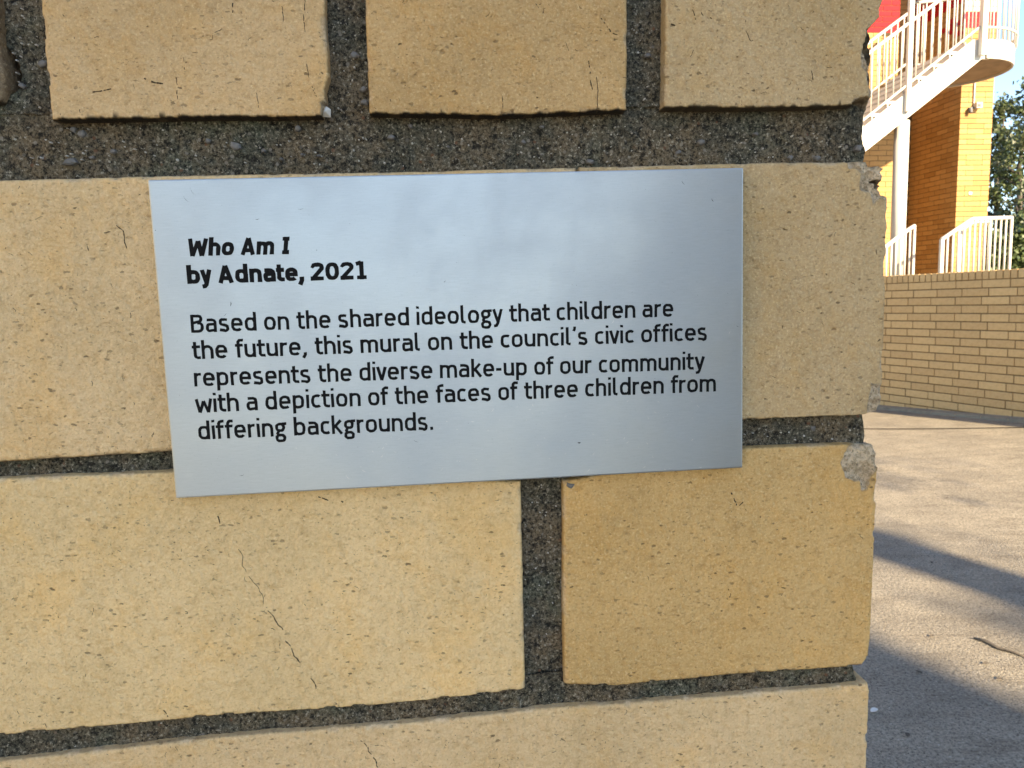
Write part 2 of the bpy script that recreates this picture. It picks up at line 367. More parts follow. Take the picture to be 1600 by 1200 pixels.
def hero_brick(seed, top, right, bottom, left, col, label=None, jit=0.22, radius=0.9, fr=(), cracks=(), grime=0.35, proud=0.0, step=0.3, depth=0.09, scars=4.0):
    P, dl, dr, dt, db = coons(Wl(top), Wl(right), Wl(bottom), Wl(left), step * MM, jit * MM, seed)
    U, Zc = P[..., 0], P[..., 1]; nz, nx = U.shape
    e = np.minimum(np.minimum(dl, dr), np.minimum(dt, db)) + 0.25 * MM * fbm(U / 0.0015, Zc / 0.0015, seed + 3, 3)
    r = radius * MM; q = np.clip(1 - e / r, 0, 1); Yd = r * (1 - np.sqrt(np.clip(1 - q * q, 0, 1)))
    Yd = Yd + 0.22 * MM * fbm(U / 0.03, Zc / 0.03, seed + 20, 3) + 0.13 * MM * fbm(U / 0.003, Zc / 0.003, seed + 30, 4) - proud
    dmg = np.zeros_like(U); dark = np.zeros_like(U)
    # small missing crumbs along the arrises
    cr = sstep(0.10, 0.28, vnoise(U / 0.0042, Zc / 0.0042, seed + 40)) * sstep(1.6 * MM, 0.2 * MM, e)
    Yd += 0.9 * MM * cr; dmg = np.maximum(dmg, 0.45 * cr)
    for poly, dep, pale, rough in fr:
        pp = Wl(poly); jx = 1.1 * MM * fbm(U / 0.0026, Zc / 0.0026, seed + 60, 4); jz = 1.1 * MM * fbm(U / 0.0018 + 50, Zc / 0.0018, seed + 61, 3)
        ins = in_poly(U + jx, Zc + jz, pp); dd = seg_dist(U + jx, Zc + jz, pp + [pp[0]])
        k = np.where(ins, sstep(0, 0.9 * MM, dd), 0)
        Yd += k * (dep * MM + rough * MM * fbm(U / 0.0035, Zc / 0.0035, seed + 70, 5)); m = np.where(ins, sstep(0, 0.35 * MM, dd), 0)
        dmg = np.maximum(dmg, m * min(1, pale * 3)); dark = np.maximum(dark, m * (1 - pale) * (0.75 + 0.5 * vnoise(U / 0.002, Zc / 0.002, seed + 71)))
    nzc = np.array([U.mean(), Zc.mean()])
    def yat(u, z):        # surface depth at a wall position
        k = np.argmin((Uc - u) ** 2 + (Zq - z) ** 2); return Yc.ravel()[k]
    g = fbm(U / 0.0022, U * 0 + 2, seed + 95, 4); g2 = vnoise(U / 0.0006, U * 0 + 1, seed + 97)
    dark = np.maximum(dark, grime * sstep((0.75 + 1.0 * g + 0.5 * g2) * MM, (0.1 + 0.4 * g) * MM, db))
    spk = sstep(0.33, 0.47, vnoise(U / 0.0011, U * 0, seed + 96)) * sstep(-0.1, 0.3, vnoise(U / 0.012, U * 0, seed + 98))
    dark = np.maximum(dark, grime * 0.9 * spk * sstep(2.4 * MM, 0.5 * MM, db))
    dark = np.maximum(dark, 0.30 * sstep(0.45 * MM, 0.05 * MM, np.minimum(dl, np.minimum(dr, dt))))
    Uc, Zq, Yc = U[::4, ::4].ravel(), Zc[::4, ::4].ravel(), Yd[::4, ::4]
    rr_ = random.Random(seed)
    for poly, wd, a in cracks:
        pp, L_ = resample(Wl(poly), max(6, int(resample(Wl(poly), 2)[1] / 0.00045))); n_ = len(pp)
        jx = np.array([fbm(np.array(k * .16), np.array(seed * 1.7), 5, 3) for k in range(n_)]) * 0.0009
        pp = pp + np.stack([jx, jx * .5], 1); on = True
        for k in range(n_ - 1):
            if rr_.random() < (0.10 if a > .7 else .28): on = not on
            if not on and (a < 0.95 or rr_.random() < .8): continue
            crack_seg(pp[k], pp[k + 1], wd * MM * 0.42 * rr_.uniform(.35, 1.0), wd * MM * 0.42 * rr_.uniform(.35, 1.0), yat(*pp[k]) - 0.00006)
    # firing scars and grit, densest in clumps
    (u0, u1), (z0, z1) = (U.min(), U.max()), (Zc.min(), Zc.max()); area = (u1 - u0) * (z1 - z0) * 1e4
    for _ in range(int(area * scars)):
        u, z = rr_.uniform(u0 + .001, u1 - .001), rr_.uniform(z0 + .001, z1 - .001)
        if fbm(np.array(u / .02), np.array(z / .02), seed, 2) < rr_.uniform(-.5, .5) * .8: continue
        an = rr_.choice([-.5, -.5, -.9, .4, 1.3, -1.3]) + rr_.gauss(0, .35); ln = rr_.choice([.3, .4, .6, .9, 1.4]) * MM * rr_.uniform(.6, 1.2); wd = rr_.uniform(.035, .10) * MM; p = np.array([u, z]); y = yat(u, z) - 0.00005
        for q_ in range(rr_.choice([1, 1, 2, 3])):
            an += rr_.gauss(0, .6); p2 = p + ln / 2 * np.array([math.cos(an), math.sin(an)]); crack_seg(p, p2, wd, wd * rr_.uniform(.2, 1), y); p = p2
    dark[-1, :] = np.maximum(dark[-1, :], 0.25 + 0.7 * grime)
    V = np.stack([U, Yd, Zc], -1).reshape(-1, 3)
    ring = np.concatenate([np.arange(nx), np.arange(1, nz) * nx + nx - 1, (nz - 1) * nx + np.arange(nx - 2, -1, -1), np.arange(nz - 2, 0, -1) * nx])
    Vb = V[ring].copy(); Vb[:, 1] = depth; n0 = len(V); m_ = len(ring); k = np.arange(m_)
    sk = np.stack([ring, ring[(k + 1) % m_], n0 + (k + 1) % m_, n0 + k], 1)
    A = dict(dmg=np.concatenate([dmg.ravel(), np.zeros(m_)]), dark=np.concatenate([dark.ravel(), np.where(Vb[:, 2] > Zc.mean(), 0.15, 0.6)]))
    me = np_mesh('brick', np.vstack([V, Vb]), np.vstack([grid_faces(nx, nz), sk]), True, A)
    o = link('brick', me, wall, MT['hero']); o.color = tuple(col) + (1,)
    if label: o['label'] = label
    return o

cA = (0.68, 0.465, 0.245); cB = (0.62, 0.405, 0.19); cC = (0.57, 0.41, 0.225); cD = (0.87, 0.625, 0.33); cE = (0.69, 0.445, 0.19); cF = (0.79, 0.565, 0.315)
TOP = -200
hero_brick(1, [(58, TOP), (506, TOP)], [(506, TOP), (507, 30), (512, 90), (513, 120), (507, 140), (509, 160), (502, 181)], [(80, 187), (300, 183), (502, 181)], [(58, TOP), (64, 10), (80, 187)], cA,
           cracks=[([(363, 5), (372, 30), (384, 52)][:0] or [(275, 122), (280, 150), (280, 180)], 0.30, 0.8), ([(400, 145), (409, 178)], 0.25, 0.7), ([(440, 10), (446, 38)], 0.3, 0.7), ([(478, 100), (486, 125), (498, 158)], 0.3, 0.7), ([(286, 90), (289, 108)], 0.25, 0.5),
                   ([(222, 122), (236, 127), (262, 130)], 0.7, 0.6), ([(135, 146), (175, 138)], 0.45, 0.3), ([(476, 0), (478, 52)], 0.35, 0.5), ([(363, 0), (366, 30)], 0.5, 0.35)],
           fr=[([(498, 158), (512, 155), (513, 183), (500, 183)], 2.0, 0.5, 0.6)], grime=1.0, radius=0.8)
hero_brick(2, [(571, TOP), (981, TOP)], [(981, TOP), (980, 80), (979, 172)], [(577, 177), (780, 180), (979, 172)], [(571, TOP), (571, 20), (577, 177)], cB,
           cracks=[([(611, 155), (612, 177)], 0.35, 0.8), ([(786, 150), (786, 175)], 0.3, 0.6), ([(933, 120), (935, 150), (932, 176)], 0.3, 0.8), ([(920, 90), (925, 140)], 0.5, 0.3), ([(940, 28), (955, 50), (968, 55)], 0.5, 0.5), ([(838, 5), (850, 25)], 0.35, 0.7), ([(590, 98), (597, 112)], 0.4, 0.5)],
           grime=1.0, radius=0.8)
hero_brick(3, [(1040, TOP), (1384, TOP)], [(1384, TOP), (1380, 0), (1377, 27), (1374, 50), (1371, 67), (1372, 83), (1370, 107), (1371, 127), (1371, 150), (1370, 170)], [(1038, 168), (1200, 168), (1340, 165), (1370, 170)], [(1040, TOP), (1040, 40), (1038, 168)], cC,
           label='brick with a jagged broken right edge above the widest mortar joint',
           cracks=[([(1050, 38), (1062, 42)], 1.0, 0.8), ([(1090, 5), (1100, 25), (1110, 30)], 0.4, 0.6), ([(1083, 15), (1088, 30)], 0.35, 0.6), ([(1166, 48), (1174, 64), (1182, 60)], 0.3, 0.4), ([(1268, 110), (1271, 124)], 0.4, 0.4)],
           fr=[([(1390, -40), (1378, 5), (1374, 27), (1353, 47), (1352, 54), (1347, 73), (1357, 92), (1356, 110), (1360, 130), (1362, 152), (1345, 152), (1333, 160), (1333, 175), (1385, 175), (1395, 60)], 5.0, 0.0, 3.5),
               ([(1353, 52), (1348, 73), (1345, 92), (1347, 104), (1354, 118), (1356, 135), (1357, 152), (1365, 152), (1363, 130), (1358, 106), (1360, 86), (1362, 62)], 1.3, 0.85, 0.8),
               ([(1336, 152), (1366, 150), (1368, 168), (1350, 172), (1333, 164)], 0.6, 0.6, 1.0)], grime=0.95, radius=0.8, jit=0.3)
# middle course: the joint lies under the plaque
hero_brick(4, [(-240, 287), (0, 281), (240, 275), (690, 267), (901, 261)], [(901, 261), (903, 672)], [(-240, 742), (0, 722), (270, 706), (694, 688), (903, 672)], [(-240, 287), (-240, 742)], cF,
           cracks=[([(182, 352), (190, 360), (197, 385), (199, 410)], 0.45, 0.9), ([(163, 364), (184, 360)], 0.4, 0.8), ([(136, 380), (137, 393)], 0.35, 0.2)], grime=0.55, radius=0.9)
hero_brick(5, [(905, 261), (1000, 259), (1200, 254), (1350, 252), (1390, 254)], [(1390, 254), (1390, 312), (1387, 347), (1387, 375), (1385, 420), (1381, 560), (1378, 630), (1372, 642), (1350, 648)], [(907, 675), (1160, 656), (1350, 648)], [(905, 261), (907, 675)], cC,
           label='large buff brick at right of plaque with chipped top right corner',
           cracks=[([(1384, 370), (1372, 372)], 0.5, 0.8), ([(1376, 530), (1368, 536)], 0.7, 0.6), ([(1374, 470), (1366, 472)], 0.5, 0.6), ([(1366, 560), (1374, 566)], 0.8, 0.5)],
           fr=[([(1320, 250), (1328, 262), (1345, 270), (1340, 285), (1345, 300), (1360, 305), (1366, 320), (1372, 312), (1388, 310), (1384, 303), (1400, 300), (1400, 245)], 1.3, 0.9, 1.6),
               ([(1380, 303), (1373, 294), (1380, 281), (1377, 270), (1383, 262), (1360, 261), (1356, 240), (1410, 235), (1410, 312), (1391, 312)], 12.0, 0.3, 4.0),
               ([(1359, 280), (1378, 278), (1381, 283), (1372, 295), (1364, 288)], 3.5, 0.15, 0.5), ([(1354, 296), (1361, 297), (1358, 304)], 1.5, 0.1, 0.2),
               ([(1362, 600), (1376, 598), (1392, 600), (1385, 640), (1352, 652), (1354, 634)], 0.5, 0.75, 0.8)], grime=0.5, radius=0.9, jit=0.28)
# lower course
hero_brick(6, [(-250, 766), (0, 748), (272, 737), (814, 752)], [(814, 752), (817, 900), (821, 1078)], [(-250, 1170), (0, 1150), (330, 1120), (600, 1102), (821, 1078)], [(-250, 766), (-250, 1170)], cD,
           label='largest pale yellow brick, below left corner of the plaque, with a thin slanting crack',
           cracks=[([(375, 857), (379, 870), (380, 882), (402, 918), (412, 940), (421, 953)], 0.28, 1.0), ([(421, 953), (428, 966), (445, 985)], 0.45, 0.75), ([(448, 1000), (462, 1025), (478, 1043)], 0.55, 0.8), ([(488, 1058), (494, 1076)], 0.5, 0.55),
                   ([(343, 805), (343, 818)], 0.5, 0.9), ([(255, 1105), (262, 1120)], 0.5, 0.7), ([(530, 780), (545, 790)], 0.9, 0.5), ([(500, 775), (512, 782)], 0.6, 0.4)], grime=0.55, radius=0.9, jit=0.3)
hero_brick(7, [(880, 752), (1160, 701), (1320, 694), (1366, 696)], [(1366, 696), (1373, 712), (1371, 740), (1367, 850), (1361, 990), (1357, 1030), (1350, 1041)], [(882, 1070), (960, 1072), (1150, 1054), (1350, 1041)], [(880, 752), (880, 900), (882, 1070)], cE,
           label='deep yellow brick below right of the plaque with a grey chipped corner',
           fr=[([(1345, 688), (1322, 700), (1313, 722), (1320, 748), (1345, 752), (1347, 768), (1358, 766), (1362, 745), (1376, 725), (1380, 700), (1372, 688)], 0.9, 0.9, 1.2)],
           cracks=[([(1137, 920), (1141, 930), (1135, 940)], 0.5, 0.4), ([(1142, 770), (1150, 790)], 0.7, 0.5), ([(1155, 790), (1160, 785)], 0.5, 0.7)], grime=0.45, radius=0.9)
hero_brick(8, [(-250, 1205), (0, 1190), (350, 1152), (640, 1130), (860, 1107), (1100, 1090), (1340, 1070), (1357, 1068)], [(1357, 1068), (1359, 1080), (1352, 1240), (1345, 1440)], [(-250, 1580), (1345, 1440)], [(-250, 1205), (-250, 1580)], cF,
           cracks=[([(560, 1155), (575, 1170), (592, 1200)], 0.5, 0.5), ([(1215, 1085), (1222, 1094)], .4, .6)], grime=0.4, radius=0.9, step=0.34)
tag(crk.build('crack_and_scar', MT['scar'], wall), 'fine dark cracks and firing scars in the brick faces', kind='stuff')
# plain bricks of the wall outside the picture, down to the ground, up and to the left
def simple_brick_mesh(L, H, D, ch):
    b = MB(); x, z = L / 2, H / 2
    b.add([(-x, ch, -z), (x, ch, -z), (x, ch, z), (-x, ch, z), (-x + ch, 0, -z + ch), (x - ch, 0, -z + ch), (x - ch, 0, z - ch), (-x + ch, 0, z - ch), (-x, D, -z), (x, D, -z), (x, D, z), (-x, D, z)],
          [(4, 5, 6, 7), (0, 1, 5, 4), (1, 2, 6, 5), (2, 3, 7, 6), (3, 0, 4, 7), (0, 8, 9, 1), (1, 9, 10, 2), (2, 10, 11, 3), (3, 11, 8, 0), (8, 11, 10, 9)])
    return b.mesh('brick')
u_r = W(1370, 600)[0]; zt_top = W(800, TOP)[1]; zt_bot = W(800, 1480)[1]; uL = W(-245, 700)[0]
sb = simple_brick_mesh(0.100, 0.076, 0.09, 0.0015); sb.materials.append(MT['hero'])
sl = simple_brick_mesh(0.236, 0.076, 0.09, 0.0015); sl.materials.append(MT['hero'])
def put(me, u, z):
    o = link('brick', me, wall); o.location = (u, random.uniform(-.0006, .0006), z)
    k = random.uniform(0.92, 1.06); o.color = (0.58 * k, 0.43 * k, 0.235 * k, 1); return o
pitch = 0.088
rows = [zt_top + 0.012 + 0.038 + i * pitch for i in range(5)] + [zt_bot - 0.012 - 0.038 - i * pitch for i in range(int((zt_bot - 0.02) / pitch) + 1)]
for i, z in enumerate(rows):
    if z < 0.02: continue
    u = u_r - 0.118
    if i % 2: put(sb, u + 0.068, z); u -= 0.062 + 0.012 - 0.0
    else: pass
    uu = u + (0 if i % 2 == 0 else -0.0)
    if i % 2 == 0: c0 = u_r - 0.118
    else: c0 = u_r - 0.100 - 0.012 - 0.118
    while c0 - 0.118 > uL - 0.55: put(sl, c0, z); c0 -= 0.248
for zc, h0 in ((0.5 * (W(0, TOP)[1] + W(0, 180)[1]), 0), (W(0, 500)[1], 1), (W(0, 950)[1], 0), (W(0, 1370)[1], 1)):
    c0 = uL - (0.012 + 0.118) + (0.0 if h0 or True else 0)
    for k in range(2): put(sl, c0, zc); c0 -= 0.248
# sliver of the next brick at the upper left
hero_brick(12, [(-340, TOP), (-16, TOP)], [(-16, TOP), (-8, 40), (-2, 90), (4, 115), (4, 135), (-6, 158)], [(-340, 196), (-6, 158)], [(-340, TOP), (-340, 196)], (0.30, 0.22, 0.14), jit=0.5, radius=3.0, grime=0.9, step=0.5)

# mortar
mv, mf, md = [], [], []; mo = 0
def mortar_patch(seed, top, right, bottom, left, rec=5.0, step=0.34, holes=(), shade_top=True):
    global mo
    P, dl, dr, dt, db = coons(Wl(top), Wl(right), Wl(bottom), Wl(left), step * MM, 0.5 * MM, seed)
    U, Zc = P[..., 0], P[..., 1]; nz, nx = U.shape
    Y = rec * MM + 1.0 * MM * fbm(U / 0.016, Zc / 0.016, seed, 3) + 0.75 * MM * fbm(U / 0.0022, Zc / 0.0022, seed + 5, 4) + 0.30 * MM * vnoise(U / 0.0007, Zc / 0.0007, seed + 8)
    dk = np.zeros_like(U)
    for poly, dep in holes:
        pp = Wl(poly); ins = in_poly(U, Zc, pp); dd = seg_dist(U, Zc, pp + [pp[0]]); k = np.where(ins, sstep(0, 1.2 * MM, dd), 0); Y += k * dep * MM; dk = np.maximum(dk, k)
    V = np.stack([U, Y, Zc], -1).reshape(-1, 3)
    ring = np.arange(nz) * nx + nx - 1; Vb = V[ring].copy(); Vb[:, 1] = 0.09; k = np.arange(nz - 1); n0 = len(V)
    sk = np.stack([ring[k], n0 + k, n0 + k + 1, ring[k + 1]], 1)
    mv.append(np.vstack([V, Vb])); mf.append(np.vstack([grid_faces(nx, nz), sk]) + mo); md.append(np.concatenate([dk.ravel(), np.zeros(nz)])); mo += len(V) + nz
mortar_patch(101, [(-260, 165), (600, 160), (1334, 150), (1364, 165)], [(1364, 165), (1362, 190), (1362, 212), (1366, 232), (1365, 243), (1357, 262), (1350, 285)], [(-260, 305), (600, 292), (1350, 285)], [(-260, 165), (-260, 305)], rec=5.5)
mortar_patch(102, [(-20, TOP), (75, TOP)], [(75, TOP), (95, 172)], [(-20, 172), (95, 172)], [(-20, TOP), (-20, 172)], rec=5.0, holes=[([(-10, 60), (6, 75), (15, 95), (20, 110), (19, 128), (12, 136), (2, 140), (-10, 140)], 9.0)])
mortar_patch(103, [(490, TOP), (590, TOP)], [(590, TOP), (592, 168)], [(488, 168), (592, 168)], [(490, TOP), (488, 168)], rec=5.2)
mortar_patch(104, [(964, TOP), (1056, TOP)], [(1056, TOP), (1054, 160)], [(962, 160), (1054, 160)], [(964, TOP), (962, 160)], rec=5.2)
mortar_patch(105, [(-260, 722), (0, 702), (270, 690), (1160, 638), (1358, 630)], [(1358, 630), (1356, 648), (1360, 668), (1361, 684), (1354, 715)], [(-260, 790), (0, 772), (272, 762), (800, 775), (1160, 722), (1354, 715)], [(-260, 722), (-260, 790)], rec=4.0)
mortar_patch(106, [(798, 735), (896, 735)], [(896, 735), (898, 1090)], [(804, 1098), (898, 1090)], [(798, 735), (804, 1098)], rec=3.8)
mortar_patch(107, [(-260, 1150), (0, 1130), (600, 1082), (850, 1058), (1338, 1024)], [(1338, 1024), (1338, 1045), (1345, 1066), (1342, 1095)], [(-260, 1232), (0, 1212), (600, 1155), (1342, 1095)], [(-260, 1150), (-260, 1232)], rec=2.6)
mortar_patch(108, [(846, 1095), (896, 1092)], [(896, 1092), (896, 1300)], [(846, 1300), (896, 1300)], [(846, 1095), (846, 1300)], rec=5)
me = np_mesh('mortar', np.vstack(mv), np.vstack(mf), True, dict(dark=np.concatenate(md)))
mort = link('mortar', me, wall, MT['mortar'])
b = MB(); ul, ur = uL - 0.55, u_r - 0.014
ztop = rows[4] + 0.05
def bx(x0, x1, y0, y1, z0, z1): b.box(((x0 + x1) / 2, (y0 + y1) / 2, (z0 + z1) / 2), ((x1 - x0) / 2, (y1 - y0) / 2, (z1 - z0) / 2))
zA, zB = W(800, -170)[1], W(800, 1440)[1]; uM = W(-235, 600)[0]
bx(ul, ur, 0.008, 0.20, -0.05, zB - 0.002)
bx(ul, ur, 0.008, 0.20, zA, ztop)
bx(ul, uM, 0.008, 0.20, zB, zA - 0.002)
bx(uM + 0.001, ur - 0.004, 0.016, 0.20, zB, zA - 0.002)
b.build('wall_core', MT['mortar'], wall)
b = MB(); bx(ul, ur + 0.02, -0.01, 0.21, ztop + 0.001, ztop + 0.05); b.build('coping_slab', MT['kerb'], wall)

# pebbles bedded in the mortar
def pebble_mesh(lst):
    b = MB()
    for px, py, r, yo in lst:
        u, z = W(px, py); r = r * MM; n = 7
        ang = rng.uniform(0, 6.28); el = rng.uniform(0.65, 1.0); jr = rng.uniform(0.62, 1.2, n)
        ring = lambda f: [(u + r * f * jr[k] * math.cos(ang + 6.283 * k / n), 0, z + r * f * el * jr[k] * math.sin(ang + 6.283 * k / n)) for k in range(n)]
        A = [(p[0], yo * MM + 1.6 * MM, p[2]) for p in ring(1.0)]; B = [(p[0], yo * MM - 0.1 * MM, p[2]) for p in ring(0.85)]; C = [(p[0], yo * MM - 0.45 * MM, p[2]) for p in ring(0.45)]
        fs = [(k, (k + 1) % n, n + (k + 1) % n, n + k) for k in range(n)] + [(n + k, n + (k + 1) % n, 2 * n + (k + 1) % n, 2 * n + k) for k in range(n)] + [tuple(2 * n + k for k in range(n))]
        b.add(A + B + C, fs)
    return b
big = [(97, 249, 2.2, 4.2), (116, 204, 1.6, 4.6), (102, 197, 1.2, 4.6), (362, 224, 2.0, 4.2), (56, 92, 1.8, 4.2), (550, 80, 1.9, 4), (566, 133, 1.5, 4), (568, 154, 1.4, 4), (610, 210, 1.5, 4.4), (640, 192, 1.0, 4.6), (820, 217, 0.9, 4.2), (925, 248, 1.5, 4.2), (850, 193, 1.0, 4.6), (1103, 217, 1.5, 4.2), (1067, 234, 1.2, 4.4), (1244, 243, 1.2, 4.2), (1287, 243, 1.3, 4.0), (1352, 228, 1.5, 4.0), (1349, 258, 1.8, 3.0), (1018, 80, 1.2, 4.2), (460, 195, 1.1, 4.4), (317, 215, 0.9, 4.4), (1280, 672, 1.5, 4.4), (1232, 688, 1.0, 4.6), (891, 759, 1.6, -0.1), (848, 900, 0.8, 4.2), (700, 225, 0.9, 4.5), (406, 232, 0.8, 4.4), (434, 244, 0.7, 4.4), (468, 238, 0.7, 4.2), (494, 239, 0.7, 4.2), (133, 242, 1.0, 4.4), (167, 232, 1.0, 4.4), (22, 128, 1.3, 4.0), (1190, 205, 1.0, 4.4)]
tag(pebble_mesh(big).build('pebble', MT['pebble'], wall), 'grey pebbles bedded in the dark mortar', kind='stuff')
sm = []
for _ in range(260):
    c = random.random()
    if c < 0.5: px, py = random.uniform(0, 1340), random.uniform(190, 255)
    elif c < 0.62: px, py = random.uniform(5, 60), random.uniform(0, 180)
    elif c < 0.72: px, py = random.uniform(516, 566), random.uniform(0, 170)
    elif c < 0.78: px, py = random.uniform(988, 1030), random.uniform(0, 165)
    elif c < 0.86: px, py = random.uniform(822, 872), random.uniform(760, 1080)
    elif c < 0.92: px = random.uniform(1165, 1345); py = 680 - (px - 1165) * 0.03 + random.uniform(-14, 14)
    else: px = random.uniform(0, 1330); py = 1170 - px * 0.083 + random.uniform(-16, 16)
    sm.append((px, py, random.uniform(0.15, 0.42), random.uniform(4.4, 5.4) if py < 300 else random.uniform(3.2, 4.2)))
tag(pebble_mesh(sm).build('sand_grain', MT['pale'], wall), 'pale sand grains in the mortar', kind='stuff')
# white crumb under the first upper brick
b = MB(); u, z = W(509, 175, 0.002); b.add([(u - .0014, .003, z - .0012), (u + .0013, .003, z - .0014), (u + .0015, .0025, z + .0009), (u + .0002, .002, z + .0017), (u - .0012, .003, z + .001), (u, .0008, z)], [(0, 1, 5), (1, 2, 5), (2, 3, 5), (3, 4, 5), (4, 0, 5)])
b.build('mortar_crumb', MT['pale'], wall)

# ------------------------------------------------------------------ the plaque
PY = -0.0045                        # front face, 4.5 mm proud of the wall plane
q = [W(233, 281, PY), W(1164, 262, PY), W(1158, 731, PY), W(272, 779, PY)]
q = [np.array(p) for p in q]
pc = sum(q) / 4; ex = (q[1] - q[0]) + (q[2] - q[3]); ang = math.atan2(ex[1], ex[0])
pw = (np.linalg.norm(q[1] - q[0]) + np.linalg.norm(q[2] - q[3])) / 2; ph = (np.linalg.norm(q[3] - q[0]) + np.linalg.norm(q[2] - q[1])) / 2
Pw = W0b + wt * pc[0] + wn_ * PY; Pw[2] = pc[1]
plq = bpy.data.objects.new('plaque', None); COL.objects.link(plq); plq.empty_display_size = 0.05
plq.matrix_world = Matrix.Translation(Vector(Pw)) @ Matrix.Rotation(math.radians(90 - WA), 4, 'Z') @ Matrix.Rotation(-ang, 4, 'Y')
tag(plq, 'brushed aluminium information plaque with black lettering fixed on the buff brick wall', 'plaque')
bm = bmesh.new(); bmesh.ops.create_cube(bm, size=1)
for v in bm.verts: v.co = Vector((v.co.x * pw, (v.co.y + 0.5) * 0.0035, v.co.z * ph))
bmesh.ops.bevel(bm, geom=[e for e in bm.edges], offset=0.00045, segments=2, affect='EDGES', profile=0.6)
uvl = bm.loops.layers.uv.new('UVMap')
for f in bm.faces:
    for l in f.loops: l[uvl].uv = (l.vert.co.x * 5, l.vert.co.z * 5 + l.vert.co.y)
me = bpy.data.meshes.new('metal_plate'); bm.to_mesh(me); bm.free()
link('metal_plate', me, plq, MT['plate'])
for sx in (-1, 1):
    for sz in (-1, 1): b = MB(); b.box((sx * pw * 0.36, 0.0035 + 0.0012, sz * ph * 0.3), (0.012, 0.0011, 0.008)); b.build('adhesive_pad', MT['dgrey'], plq)
cosa, sina = math.cos(ang), math.sin(ang)
def PL(px, py):       # photo pixel -> plaque face coordinates
    u, z = W(px, py, PY); dx, dz = u - pc[0], z - pc[1]; return np.array([dx * cosa + dz * sina, -dx * sina + dz * cosa])

